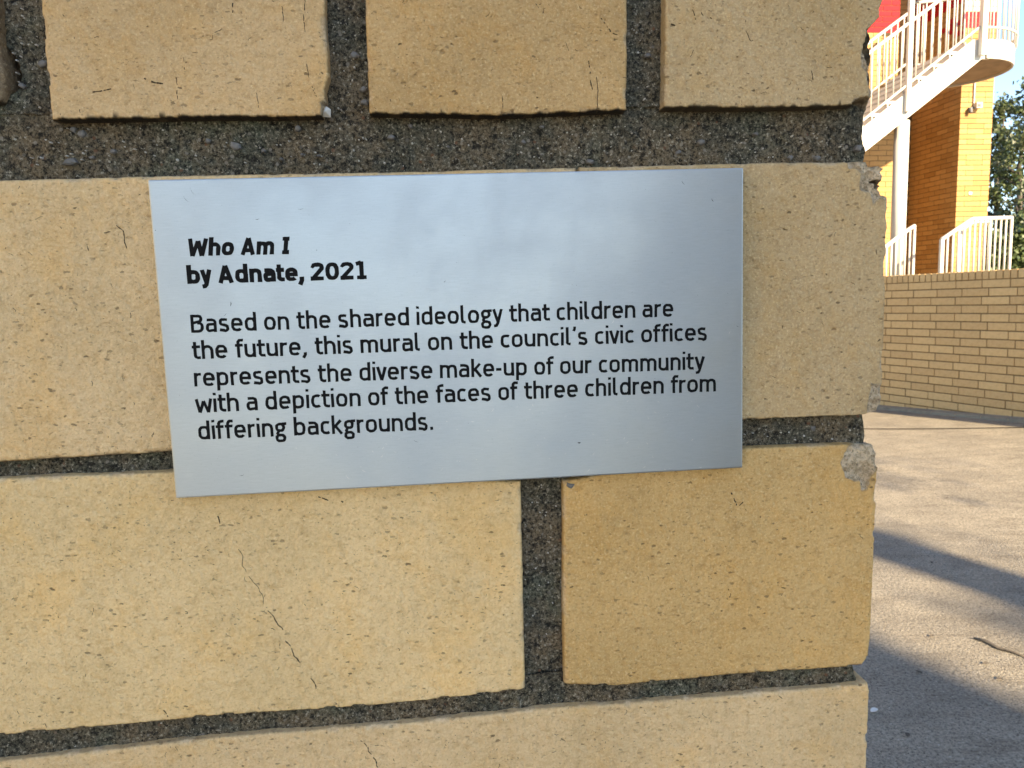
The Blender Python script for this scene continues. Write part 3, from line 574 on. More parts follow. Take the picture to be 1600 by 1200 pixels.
# ---- lettering: centre-line glyphs, cap height 1
def earc(cx, cy, rx, ry, a0, a1, n=10, e=2.5):
    out = []
    for k in range(n + 1):
        a = math.radians(a0 + (a1 - a0) * k / n); c, s = math.cos(a), math.sin(a)
        out.append((cx + rx * math.copysign(abs(c) ** (2 / e), c), cy + ry * math.copysign(abs(s) ** (2 / e), s)))
    return out
XH = 0.76; AS = 1.05; DS = -0.27
def glyph(ch, w):
    h = w / 2; bw = 0.60 + (w - 0.155) * 0.7          # bowl width grows with weight
    L, Rr = h, bw - h; my = XH / 2; ry = XH / 2 - h; cx = bw / 2; rx = bw / 2 - h
    bowl = earc(cx, my, rx, ry, 0, 360, 28, 2.7)
    if ch == 'o': return [bowl], bw
    if ch == 'b': return [[(L, 0), (L, AS)], bowl], bw
    if ch == 'd': return [[(Rr, 0), (Rr, AS)], bowl], bw
    if ch == 'p': return [[(L, DS), (L, XH)], bowl], bw
    if ch == 'c': return [earc(cx, my, rx, ry, 52, 308, 20, 2.7)], bw - 0.07
    if ch == 'e': return [[(L, my - .0), (Rr, my - .0)] + earc(cx, my, rx, ry, 0, 318, 24, 2.7)[1:]], bw
    if ch in 'nhm':
        s = [[(L, 0), (L, XH if ch != 'h' else AS)]]; wd = bw - 0.02
        def arch(x0, x1): return [(x0, XH - h - 0.16)] + earc((x0 + x1) / 2, XH - h - .22, (x1 - x0) / 2, .22, 165, 0, 9, 2.4) + [(x1, 0)]
        if ch == 'm':
            k = wd - w - 0.04; return s + [arch(L, L + k), arch(L + k, L + 2 * k)], w + 2 * k
        return s + [arch(L, wd - h)], wd
    if ch == 'u':
        wd = bw - 0.02; x1 = wd - h
        return [[(x1, 0), (x1, XH)], [(L, XH)] + earc((L + x1) / 2, h + .22, (x1 - L) / 2, .22, 180, 345, 9, 2.4) + [(x1, h + .16)]], wd
    if ch == 'r': return [[(L, 0), (L, XH)], [(L, XH - h - .2)] + earc(L + .24, XH - h - .2, .24, .2, 170, 80, 6, 2.3)], 0.40
    if ch == 'i': return [[(L, 0), (L, XH)], [(L, AS - .12 - (w - .155) * .3), (L, AS + .02)]], w
    if ch == 'l': return [[(L, AS), (L, .22)] + earc(L + .16, h + .14, .16, .14, 180, 275, 6)], w + .13
    if ch == 't': return [[(.16, XH + .2), (.16, .25)] + earc(.16 + .17, h + .17, .17, .17, 180, 275, 6) + [(.43, h)], [(0, XH - h), (.43, XH - h)]], .44
    if ch == 'f': return [[(.16, 0), (.16, .82)] + earc(.16 + .17, AS - h - .16, .17, .16, 180, 85, 6) + [(.43, AS - h)], [(0, XH - h), (.40, XH - h)]], .41
    if ch == 'a':
        wd = bw - .03; x1 = wd - h
        return [[(.07, XH - h)] + earc(x1 - .22, XH - h - .2, .22, .2, 90, 0, 6)[0:] + [(x1, 0)], [(x1, .44), (.24, .44)] + earc(.2, (.44 + h) / 2, .2 - h, (.44 - h) / 2, 95, 265, 8) + [(.25, h), (x1, h + .04)]], wd
    if ch == 's':
        wd = bw - .08; R2 = wd - h
        return [[(R2 - .01, XH - h - .02), (.3, XH - h)] + earc(.24, .575, .24 - h, XH - h - .575, 90, 180, 5) + earc(.24, .555, .24 - h, .16, 180, 250, 4) + [(wd / 2, my + .0)] + earc(R2 - .16, .2, .16, .155, 70, -80, 8) + [(.25, h), (.03, h + .03)]], wd
    if ch == 'g':
        g2 = bw - .06; c2 = g2 / 2 - .01; b2 = earc(c2, .50, c2 - h, .26 - h, 0, 360, 22, 2.5)
        return [b2, [(c2 + .1, XH - h + .01), (g2 + .06, XH - h + .01)], [(.17, .27), (.12, .17), (.17, .08)], earc(g2 / 2, -.10, g2 / 2 - h + .01, .175 - .01, 0, 360, 22, 2.6)], g2 + .03
    if ch == 'v': return [[(h * .8, XH), (.27, 0.0), (.54 - h * .8, XH)]], .54
    if ch == 'y': return [[(h * .8, XH), (.28, .03)], [(.56 - h * .8, XH), (.27, -.05), (.2, DS + h + .02), (.06, DS + h)]], .56
    if ch == 'w': return [[(h * .8, XH), (.23, .0), (.44, XH - .12), (.65, .0), (.88 - h * .8, XH)]], .88
    if ch == 'k': return [[(L, 0), (L, AS)], [(.48, XH), (L + .04, .36)], [(L + .12, .44), (.52, 0)]], .54
    if ch == 'B': return [[(L, 0), (L, 1)], [(L, 1 - h), (.34, 1 - h)] + earc(.36, .76, .18, .24 - h, 90, -90, 8) + [(L, .525)], [(.34, .525)] + earc(.38, (.525 + h) / 2, .2, (.525 - h) / 2, 90, -90, 8) + [(L, h)]], .66
    if ch == 'A': return [[(.04 + h * .6, 0), (.36 + (w - .155) * .3, 1 - h * .3)], [(.36 + (w - .155) * .3, 1 - h * .3), (.70 + (w - .155) * .6 - h * .6, 0)], [(.17, .27), (.58 + (w - .155) * .5, .27)]], .74 + (w - .155) * .6
    if ch == 'W': return [[(h * .8, 1), (.27, 0), (.52, .86), (.77, 0), (1.04 - h * .8, 1)]], 1.04
    if ch == 'I': return [[(.25, 0), (.25, 1)], [(.06, 1 - h), (.44, 1 - h)], [(.06, h), (.44, h)]], .5
    if ch == '2': return [[(.05, .85)] + earc(.33, .72, .25, .28 - h, 150, -20, 10) + [(.10, .12), (.10, h), (.66, h)]], .68
    if ch == '0': return [earc(.35, .5, .35 - h, .5 - h, 0, 360, 28, 2.5)], .70
    if ch == '1': return [[(.06, .86), (.34, .95)], [(.34, 0), (.34, 1)], [(.08, h), (.58, h)]], .60
    if ch == ',': return [[(.12, w * 1.05), (.12, w * .2), (.02, -w * .95)]], .22
    if ch == '.': return [[(.1, 0), (.1, w * 1.15)]], .2
    if ch == '-': return [[(0, .40), (.30, .40)]], .30
    if ch == "'": return [[(.1, AS + .02), (.1, AS - .12), (.04, AS - .24)]], .17
    return [], .0
_zo = [0]
def ribbon(pts, w, mapf, b):
    P = [np.array(p, float) for p in pts]
    P = [P[0]] + [p for a, p in zip(P[:-1], P[1:]) if np.linalg.norm(p - a) > 1e-5]
    closed = np.linalg.norm(P[0] - P[-1]) < 1e-4
    if not closed:
        for i in range(1, len(P) - 1):
            d1 = P[i] - P[i - 1]; d2 = P[i + 1] - P[i]
            if d1 @ d2 / (np.linalg.norm(d1) * np.linalg.norm(d2)) < 0.25:
                d1 /= np.linalg.norm(d1); d2 /= np.linalg.norm(d2); e_ = 0.0 if abs(d1[0] * d2[0] + d1[1] * d2[1]) > .3 else w * .5
                ribbon(P[:i] + [P[i] + d1 * e_], w, mapf, b); ribbon([P[i] - d2 * e_] + P[i + 1:], w, mapf, b); return
    if closed: P = P[:-1]
    n = len(P); Lq, Rq = [], []
    for i, p in enumerate(P):
        a = P[i - 1] if (i > 0 or closed) else None; c = P[(i + 1) % n] if (i < n - 1 or closed) else None
        d1 = (p - a) / np.linalg.norm(p - a) if a is not None else None; d2 = (c - p) / np.linalg.norm(c - p) if c is not None else None
        if d1 is None: d1 = d2
        if d2 is None: d2 = d1
        n1 = np.array([-d1[1], d1[0]]); n2 = np.array([-d2[1], d2[0]]); m = n1 + n2; L2 = m @ m
        m = m / max(L2, 0.75) * 2 if L2 > 1e-6 else n1; m = m * (w / 2)
        Lq.append(p + m); Rq.append(p - m)
    _zo[0] = (_zo[0] + 1) % 5
    yy = -0.00003 - 0.000012 * _zo[0]
    vs = []
    for a, c in zip(Lq, Rq):
        for s_ in (a, c): X = mapf(s_); vs.append((X[0], yy, X[1]))
    fs = [(2 * i, 2 * i + 1, 2 * i + 3, 2 * i + 2) for i in range(n - 1)]
    if closed: fs.append((2 * n - 2, 2 * n - 1, 1, 0))
    b.add(vs, fs)
def set_line(text, p0, p1, cap_px, w=0.155, shear=0.0, gap=0.11):
    a, c = PL(*p0), PL(*p1); d = c - a; Lm = np.linalg.norm(d); ex_ = d / Lm; ey = np.array([-ex_[1], ex_[0]])
    cap = abs(PL(p0[0], p0[1] - cap_px)[1] - a[1])
    x = 0.0; seq = []
    for i, ch in enumerate(text):
        if ch == ' ': x += 0.30; continue
        st, wd = glyph(ch, w); g = gap - (0.05 if ch in 'tfvyw' or (i + 1 < len(text) and text[i + 1] in "tfvyw") else 0) - (0.04 if ch in 'rc' else 0)
        seq.append((ch, st, x)); x += wd + g
    tot = x - gap; k = Lm / (tot * cap)             # horizontal fit
    words = []; b = MB()
    for ch, st, x0 in seq:
        for s_ in st:
            def mp(p, x0=x0):
                X = (p[0] + x0) * cap * k + shear * p[1] * cap; jx = 0.010 * cap * math.sin(p[0] * 37 + x0 * 11 + p[1] * 53); jy = 0.010 * cap * math.sin(p[1] * 41 + x0 * 7 + p[0] * 61)
                return a + ex_ * (X + jx) + ey * (p[1] * cap + jy)
            ribbon(s_, w, mp, b)
    o = b.build('engraved_text_line', MT['ink'], plq); return k
LINES = [("Who Am I", (293, 400.5), (453, 397), 27.6, 0.232, 0.12, .07), ("by Adnate, 2021", (293, 443.8), (573.5, 436.2), 28.4, 0.228, 0.0, .07),
         ("Based on the shared ideology that children are", (299, 520), (1052, 494.5), 28.2, 0.158, 0, .105),
         ("the future, this mural on the council's civic offices", (301, 561.5), (1104.5, 531.5), 28.2, 0.158, 0, .105),
         ("represents the diverse make-up of our community", (304, 604), (1099.5, 577), 28.2, 0.158, 0, .105),
         ("with a depiction of the faces of three children from", (306, 645), (1118.5, 611.5), 28.2, 0.158, 0, .105),
         ("differing backgrounds.", (310.5, 687), (677.5, 671.5), 28.2, 0.158, 0, .105)]
for a in LINES: print('line fit', a[0][:12], round(set_line(*a), 3))
# scuffs and specks on the plate
def fleck(b, px, py, ln, wd, an, y):
    c = PL(px, py); d = np.array([math.cos(an), math.sin(an)]); nn = np.array([-d[1], d[0]]); pts = []
    for t in np.linspace(-1, 1, 5): pts.append(c + d * ln * MM * t + nn * 0.25 * ln * MM * t * t)
    vs = []
    for i, p in enumerate(pts):
        ww = wd * MM * (1 - abs(i - 2) / 2.6); vs += [(p[0] + nn[0] * ww, y, p[1] + nn[1] * ww), (p[0] - nn[0] * ww, y, p[1] - nn[1] * ww)]
    b.add(vs, [(2 * i, 2 * i + 1, 2 * i + 3, 2 * i + 2) for i in range(4)])
b1, b2 = MB(), MB()
for _ in range(75): fleck(b1, random.uniform(430, 1130), random.uniform(600, 735), random.uniform(0.15, 0.7), random.uniform(.04, .10), random.uniform(-1.4, 1.4), -0.00002 - random.random() * 1e-6)
for _ in range(45): fleck(b1, random.uniform(300, 1140), random.uniform(380, 700), random.uniform(0.1, 0.3), .03, random.uniform(-1.4, 1.4), -0.000025 - random.random() * 1e-6)
for px, py, l, a in ((543, 746, .9, -.9), (568, 736, .8, -.6), (597, 713, .6, .8), (1007, 730, .7, .6), (770, 641, .7, 1.0), (958, 503, .7, 1.0), (913, 502, .6, -1), (828, 640, .5, .3), (1140, 520, .6, 1), (1029, 628, .5, -.6), (875, 745, .7, .3), (920, 735, .6, .8)): fleck(b1, px, py, l, .08, a, -0.000028)
for px, py, l, a, w_ in ((1067, 286, .8, -.9, .06), (1113, 313, .6, -1.0, .09), (905, 692, .5, 0, .22), (290, 312, 1.2, -.9, .04), (300, 300, 1.4, -1.0, .03), (470, 327, .9, .1, .05), (402, 343, .6, .1, .07), (650, 690, .8, -.4, .05), (361, 475, .7, 1.4, .12), (352, 492, .6, .8, .05), (695, 440, .4, .7, .07), (1152, 510, .5, -.5, .05), (378, 743, .7, .2, .06), (1165, 519, .3, 0, .05), (495, 391, .3, 1.3, .06), (243, 360, .3, 1, .06)): fleck(b2, px, py, l, w_, a, -0.00003)
for _ in range(60): fleck(b2, random.uniform(250, 1150), random.uniform(290, 735), random.uniform(0.05, 0.16), .05, random.uniform(0, 3), -0.000032 - random.random() * 1e-6)
tag(b1.build('pale_scuff', MT['pale'], plq), kind='stuff'); tag(b2.build('dark_speck', MT['dirt_and_shadow'], plq), kind='stuff')

# ------------------------------------------------------------------ retaining wall in the background
TL = 0.013                                              # the courses climb slightly to the right
rw_rot = math.atan2(-rt[1], -rt[0])                     # local +X = along the wall towards the camera side (right in the photo)
rw = empty('retaining_wall', tuple(RG), rw_rot)
rw.rotation_euler = (0, -TL, rw_rot)
tag(rw, 'low tan brick retaining wall with upright brick coping beyond the paving', 'brick wall')
# local frame: X to the right, Y = away from camera, Z up
Hc = 1.519 - 0.088                                      # underside of the coping at s = 0
bmesh_s = simple_brick_mesh(0.290, 0.074, 0.08, 0.003); bmesh_s.materials.append(MT['wbrick'])
bmesh_c = simple_brick_mesh(0.064, 0.086, 0.16, 0.003); bmesh_c.materials.append(MT['wbrick'])
Xl, Xr = -1.80, 2.4
def rw_local(px, py):
    P = on_plane(px, py, RG, rn); return (P - RG) @ (-rt)
xj0 = rw_local(1421, 447)                               # a perpend of the top course in the photo
for r_ in range(19):
    z = Hc - 0.006 - 0.037 - r_ * 0.0862
    off = xj0 + (0 if r_ % 2 == 0 else 0.075 + 0.0) + (0.15 if r_ % 2 else 0) * 0
    if r_ % 2: off = xj0 + 0.075
    k0 = math.floor((Xl - off) / 0.30)
    x = off + k0 * 0.30 + 0.15
    while x < Xr:
        o = link('brick', bmesh_s, rw); o.location = (x + random.uniform(-.002, .002), random.uniform(-.0015, .0015), z + random.uniform(-.001, .001)); o.rotation_euler = (0, random.uniform(-.003, .003), 0); x += 0.30
x = xj0 + math.floor((Xl - xj0) / 0.075) * 0.075 + 0.0375
while x < Xr:
    o = link('coping_brick', bmesh_c, rw); o.location = (x + random.uniform(-.001, .001), -0.004 + random.uniform(-.002, .002), Hc + 0.045 + random.uniform(-.001, .001)); o.rotation_euler = (0, random.uniform(-.01, .01), 0); x += 0.075
b = MB(); b.box(((-7 + 4) / 2, 0.11, 0.65), (5.5, 0.103, 0.79)); b.box(((Xl + Xr) / 2, 0.085, Hc + 0.041), ((Xr - Xl) / 2, 0.081, 0.040))
b.build('mortar_joints', MT['joint2'], rw)
b = MB()
for x0, x1 in ((-7, Xl), (Xr, 4)): b.box(((x0 + x1) / 2, 0.10, 0.66), ((x1 - x0) / 2, 0.100, 0.86))
b.build('wall_end_run', MT['courses'], rw)
# concrete edging strip at the foot of the wall
b = MB()
def G(s_, d_, dz=0.0):
    P = RG - rt * s_ - rn * d_; return (P[0], P[1], float(gz(P[0], P[1])) + dz)
N = 24
for i in range(N):
    a0, a1 = -4 + 7.0 * i / N, -4 + 7.0 * (i + 1) / N - 0.004
    b.add([G(a0, 0.0, .045), G(a1, 0, .045), G(a1, .08, .03), G(a0, .08, .03), G(a0, .085, -.03), G(a1, .085, -.03)], [(0, 1, 2, 3), (3, 2, 5, 4)])
tag(b.build('kerb', MT['kerb']), kind='structure')
# thin shadow line across the paving, painted as a dark strip
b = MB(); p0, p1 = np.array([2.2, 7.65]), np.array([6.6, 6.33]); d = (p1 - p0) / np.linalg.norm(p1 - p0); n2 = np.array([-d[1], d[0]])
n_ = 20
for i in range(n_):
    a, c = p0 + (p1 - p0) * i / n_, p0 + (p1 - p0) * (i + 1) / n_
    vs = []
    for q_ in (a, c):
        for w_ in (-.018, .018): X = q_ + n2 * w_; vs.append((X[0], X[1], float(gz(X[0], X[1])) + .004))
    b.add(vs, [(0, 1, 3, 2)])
tag(b.build('paving_shadow_strip', MT['dirt_and_shadow']), kind='structure')
# terrace above the wall
b = MB(); A1 = RG + rt * 14 + rn * 0.2; A2 = RG - rt * 4.2 + rn * 0.2; A3 = A2 + rn * 45 + rt * -2; A4 = A1 + rn * 30 + rt * 45
b.prism([(p[0], p[1], 1.36) for p in (A1, A2, A3, A4)], (0, 0, 0.06)); tag(b.build('terrace', MT['ground']), kind='structure')
TZ = 1.42

# ------------------------------------------------------------------ brick building with painted mural
def camdepth_point(px, py, D):
    v = ray(px, py); return CAM + v * (D / v[1])
BA = 85.0; e1 = az(BA); e2 = az(BA - 90)
B0 = camdepth_point(1495, 300, 13.2); B0[2] = TZ
bld = empty('brick_building', tuple(B0), math.radians(90 - BA))
tag(bld, 'tall golden brick building with a red painted mural behind the white staircase', 'building')
REC = 1.38; AW = 0.58; LW_ = 1.14; BH = 6.6
br1 = simple_brick_mesh(0.290, 0.076, 0.05, 0.002)
br2 = simple_brick_mesh(0.140, 0.076, 0.05, 0.002)
cnt = [0]; NB = 290; rest = MB(); rest_mats = {}
def paint(P):
    px, py = proj(P); px += 0; 
    return px, py
def bl_world(x, y, z): return B0 + e1 * x + e2 * y + np.array([0, 0, z])
def mural(face, x, y, z):
    px, py = proj(bl_world(x, y, z))
    if face == 'left':
        if py < 52 and px < 1432: return MT['red']
        return MT['bbrick']
    if face == 'side':
        lim = 36 - (px - 1440) * 0.55
        if py < lim: return MT['red']
        if 1476 < px < 1500 and 28 + (1490 - px) < py < 60: return MT['red']
        return MT['bbrick']
    if face == 'front':
        if 15 < py < 42 and px > 1508: return MT['red']
        if py <= 15: return MT['cream']
    return MT['bbrick']
meshes = {}
def bmat(me, mat):
    k = (me.name, mat.name)
    if k not in meshes:
        m2 = me.copy(); m2.materials.clear(); m2.materials.append(mat); meshes[k] = m2
    return meshes[k]
stuff_boxes = {}
def place_b(kind, x, y, z, rot, mat, as_part):
    L = {1: .290, 2: .140}[kind]
    if as_part and cnt[0] < NB:
        cnt[0] += 1
        o = link('brick', bmat(br1 if kind == 1 else br2, mat), bld)
        o.location = (x, y, z); o.rotation_euler = (0, random.uniform(-.004, .004), rot); return
    mb = stuff_boxes.setdefault(mat.name, (MB(), mat))[0]
    c, s_ = math.cos(rot), math.sin(rot); ax = np.array([[c, s_, 0], [-s_, c, 0], [0, 0, 1.0]])
    mb.box(np.array([x, y, z]) + ax[1] * .025, (L / 2, .025, .038), ax)
nrow = int(BH / 0.086)
for r_ in range(nrow):
    z = 0.043 + r_ * 0.086
    near = r_ < 62
    # front of the right pier (two stretchers wide)
    o_ = (0, 0.075, 0.15, 0.225)[r_ % 2 * 2 + (0 if r_ % 4 < 2 else 1) * (1 if r_ % 2 == 0 else 0)]
    xs = []
    if r_ % 2 == 0: segs = [(1, 0.145), (1, 0.435)] if (r_ // 2) % 3 else [(2, 0.07), (1, 0.29), (2, 0.51)]
    else: segs = [(2, 0.07), (1, 0.29), (2, 0.51)] if (r_ // 2) % 3 else [(1, 0.145), (1, 0.435)]
    for k, x in segs: place_b(k, x, 0, z, 0, mural('front', x, 0, z), near)
    # shaded side of that pier, facing left: local -X normal
    y = 0.02 + (0.16 if r_ % 2 else 0.0)
    if r_ % 2: place_b(2, 0, 0.085, z, -math.pi / 2, mural('side', 0, 0.08, z), False)
    yy = (0.165 if r_ % 2 else 0.01) + 0.145
    while yy < REC + 0.1:
        place_b(1, 0, yy, z, -math.pi / 2, mural('side', 0, yy, z), r_ < 38 and yy < 1.0); yy += 0.30
    # left pier, visible between the wall end and the white post
    x = -LW_ - 0.145 - (0.15 if r_ % 2 else 0)
    if r_ % 2: place_b(2, -LW_ - 0.07, 0, z, 0, mural('left', -LW_ - .07, 0, z), False)
    for k in range(4): place_b(1, x - 0.30 * k, 0, z, 0, mural('left', x - .3 * k, 0, z), False)
    # back of the alcove
    x = -0.15 - (0.15 if r_ % 2 else 0)
    while x > -LW_ - 0.1: place_b(1, x, REC, z, 0, MT['bbrick'], False); x -= 0.30
for nm, (mb, mat) in stuff_boxes.items(): tag(mb.build('brick_courses', mat, bld), 'further bricks of the walls', kind='stuff')
print('building brick parts', cnt[0])
b = MB()
def bb(x0, x1, y0, y1, z0, z1): b.box(((x0 + x1) / 2, (y0 + y1) / 2, (z0 + z1) / 2), ((x1 - x0) / 2, (y1 - y0) / 2, (z1 - z0) / 2))
bb(0.008, AW - 0.002, 0.008, REC + 3.5, -1.5, BH); bb(-7, -LW_ - 0.004, 0.008, REC + 3.5, -1.5, BH); bb(-LW_ - 0.003, 0.007, REC + 0.008, REC + 3.49, -1.5, BH)
b.build('mortar_body', MT['joint'], bld)
b = MB(); bb(-7.1, AW + 0.1, -0.1, REC + 3.6, BH + 0.002, BH + 0.25); b.build('roof_slab', MT['white'], bld)
b = MB(); bb(-7, -2.65, -0.002, 0.006, -1.4, BH - 0.02); b.build('left_wall_courses', MT['gcourses'], bld)
# light fitting, conduit and small sensor on the sunlit pier
def face_xy(px, py, off=0.0):
    P = on_plane(px, py, B0 - e2 * off, e2); d = P - B0; return d @ e1, d[2]
lamp = empty('wall_light', tuple(B0), math.radians(90 - BA)); tag(lamp, 'small grey floodlight with conduit on sunlit brick pier below the landing', 'light fitting')
x0, z0 = face_xy(1528, 165, .06)
b = MB(); b.box((x0, -.055, z0), (.05, .05, .045)); b.build('housing', MT['grey'], lamp)
b = MB(); b.box((x0 - .01, -.107, z0 - .005), (.032, .003, .026)); b.build('lens', MT['dgrey'], lamp)
xc, zt_ = face_xy(1523.5, 118, .02)
b = MB(); b.tube([(x0 - .045, -.02, z0), (x0 - .045, -.02, zt_)], .012, 8); b.build('conduit', MT['grey'], lamp)
xs_, zs_ = face_xy(1516, 172, .05)
b = MB(); b.tube([(xs_, -.01, zs_ + .03), (xs_, -.05, zs_ + .02), (xs_, -.07, zs_ - .05)], [.02, .04, .028], 10); b.build('sensor_head', MT['dgrey'], lamp)
b = MB(); b.tube([(x0 - .05, -.03, z0 - .02), (xs_, -.03, zs_ + .01)], .012, 6); b.build('arm', MT['dgrey'], lamp)
xv, zv = face_xy(1515.5, 302, .0); vent = empty('wall_plate', tuple(B0), math.radians(90 - BA)); tag(vent, 'tiny grey square plate halfway up the sunlit brick pier', 'plate')
b = MB(); b.box((xv, -.008, zv), (.03, .008, .024)); b.build('cover', MT['grey'], vent)

# ------------------------------------------------------------------ white steel staircase
SF = -2.2; SBk = -0.60                                   # front and back of the flight in building coordinates (local Y)
st = empty('staircase', tuple(B0), math.radians(90 - BA)); tag(st, 'white steel outdoor staircase with railings and rounded landing on a round post', 'staircase')
def sp(px, py, y=SF):
    P = on_plane(px, py, B0 + e2 * y, e2); d = P - B0; return np.array([d @ e1, d[2]])
ta, tb = sp(1370, 182), sp(1507, 73); ba, bb_ = sp(1368, 224), sp(1534, 92)
slope = (tb[1] - ta[1]) / (tb[0] - ta[0]); 
XA = ba[0] - 2.6                                          # flight continues down to the left behind the wall end
lt = lambda x: ta[1] + slope * (x - ta[0])
lb = lambda x: ba[1] + (bb_[1] - ba[1]) / (bb_[0] - ba[0]) * (x - ba[0])
ZL_b = bb_[1]; ZL_t = sp(1540, 62)[1]; XL0 = sp(1534, 92)[0]
RL = (SBk - SF) / 2; YC = (SF + SBk) / 2
XLc = sp(1586, 80, YC)[0] - RL - .02
for _i in range(12):
    _m = max(proj(B0 + e1 * (XLc + (RL + .03) * math.sin(a)) + e2 * (YC - (RL + .03) * math.cos(a)) + np.array([0, 0, ZL_t]))[0] for a in np.linspace(0, math.pi, 40))
    XLc -= (_m - 1586) / F * 11.5
#                     # centre of the rounded end
xt_end = (ZL_t - ta[1]) / slope + ta[0]
xlow = ta[0] + (0.05 - ta[1]) / slope
for nm, y in (('stringer', SF), ('stringer', SBk - .04)):
    b = MB(); x_floor = ba[0] + (0.02 - ba[1]) / ((bb_[1] - ba[1]) / (bb_[0] - ba[0]))
    poly = [(xlow, y, .05), (xt_end, y, ZL_t), (XL0 + .12, y, ZL_t), (XL0 + .12, y, ZL_b), (XL0, y, ZL_b), (x_floor, y, .02)]
    b.prism(poly, (0, .04, 0)); b.build(nm, MT['white'], st)
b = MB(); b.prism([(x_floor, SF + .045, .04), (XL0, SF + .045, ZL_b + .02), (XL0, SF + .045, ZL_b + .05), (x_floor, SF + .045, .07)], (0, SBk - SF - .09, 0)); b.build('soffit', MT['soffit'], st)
nst = int((ZL_t - .1) / .165)
for k in range(nst):
    z = ZL_t - .165 * (k + 1); x = ta[0] + (z - ta[1]) / slope
    b = MB(); b.box((x + .03, (SF + SBk) / 2, z), (.135, RL - .045, .02)); b.box((x + .14, (SF + SBk) / 2, z + .082), (.008, RL - .045, .06)); b.build('tread', MT['white'], st)
# landing with rounded end
arc = [(XLc + RL * math.sin(a), YC - RL * math.cos(a)) for a in np.linspace(0, math.pi, 28)]
out = [(XL0 + .13, SF)] + arc + [(XL0 + .13, SBk)]
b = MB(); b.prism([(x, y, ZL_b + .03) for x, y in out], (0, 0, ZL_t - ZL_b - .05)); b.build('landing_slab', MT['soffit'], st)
b = MB(); n = len(out)
cx = lambda p, g: (p[0] + g * ((p[0] - XLc) / RL if p[0] > XLc else 0), p[1] + g * ((p[1] - YC) / RL))
o1 = [cx(p, .03) for p in out]; o0 = [cx(p, .004) for p in out]
b.add([(x, y, ZL_b) for x, y in o1] + [(x, y, ZL_t) for x, y in o1] + [(x, y, ZL_b) for x, y in o0] + [(x, y, ZL_t) for x, y in o0],
      [(i, i + 1, n + i + 1, n + i) for i in range(n - 1)] + [(2 * n + i, 3 * n + i, 3 * n + i + 1, 2 * n + i + 1) for i in range(n - 1)] + [(i, 2 * n + i, 2 * n + i + 1, i + 1) for i in range(n - 1)] + [(n + i, n + i + 1, 3 * n + i + 1, 3 * n + i) for i in range(n - 1)])
b.build('landing_fascia', MT['white'], st)
# landing tie to the pier
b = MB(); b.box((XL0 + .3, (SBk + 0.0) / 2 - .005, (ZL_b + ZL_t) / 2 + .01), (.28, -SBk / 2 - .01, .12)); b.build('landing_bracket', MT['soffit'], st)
# posts
def post(px, y, r, z0, z1, nm='post', lean=0):
    b = MB(); x = sp(px, 200, y)[0]; b.tube([(x, y, z0), (x, y, z1)], r, 20); return b.build(nm, MT['white'], st, True)
post(1409, SF + .16, .098, -.1, lb(sp(1409, 200)[0]) + .05, 'support_post')
def sqpost(x, y, h, z0, z1, nm): b = MB(); b.box((x, y, (z0 + z1) / 2), (h, h, (z1 - z0) / 2)); return b.build(nm, MT['white'], st)
xn = sp(1418, 100)[0]; sqpost(xn, SF - .035, .03, lb(xn) + .10, lt(xn) + 1.35, 'newel_post')
xn2 = sp(1532.5, 40)[0]; sqpost(xn2, SF - .06, .036, ZL_b + .03, ZL_t + 1.3, 'newel_post')
# flight railings
ra, rb = sp(1371, 73, SF - .03), sp(1466, 2, SF - .03); la, lb2 = sp(1371, 170, SF - .03), sp(1530, 43, SF - .03)
def rail(pa, pb, x0, x1, y, r, nm):
    m = (pb[1] - pa[1]) / (pb[0] - pa[0]); b = MB(); b.tube([(x0, y, pa[1] + m * (x0 - pa[0])), (x1, y, pa[1] + m * (x1 - pa[0]))], r, 8); b.build(nm, MT['white'], st, True); return lambda x: pa[1] + m * (x - pa[0])
xe = xn2
for y in (SF - .03, SBk + .03):
    x1_ = xe if y < YC else XL0
    ft = rail(ra, rb, xlow, x1_, y, .022, 'handrail'); fb = rail(la, lb2, xlow + .1, x1_, y, .016, 'bottom_rail')
    x = xlow + .15
    while x < x1_ - .05:
        b = MB(); b.tube([(x, y, fb(x)), (x, y, ft(x))], .0095, 6); b.build('baluster', MT['white'], st, True); x += .105
# rounded landing railing
RR = RL + .05; arc2 = [(XLc + RR * math.sin(a), YC - RR * math.cos(a)) for a in np.linspace(0, math.pi, 26)]
path = [(xn2, SF - .07)] + arc2 + [(XL0 + .2, SBk + .07)]
zbar = sp(1545, 42, SF - .07)[1]
b = MB(); b.tube([(x, y, zbar) for x, y in path], .018, 8); b.build('bottom_rail', MT['white'], st, True)
b = MB(); b.tube([(x, y, zbar + .95) for x, y in path], .024, 8); b.build('handrail', MT['white'], st, True)
Lp = 0; 
pp = np.array(path); sg = np.hypot(*np.diff(pp, axis=0).T); cum = np.concatenate([[0], np.cumsum(sg)])
for s_ in np.arange(.10, cum[-1], .108):
    x, y = np.interp(s_, cum, pp[:, 0]), np.interp(s_, cum, pp[:, 1])
    b = MB(); b.tube([(x, y, ZL_t), (x, y, zbar + .95)], .0105, 6); b.build('baluster', MT['white'], st, True)

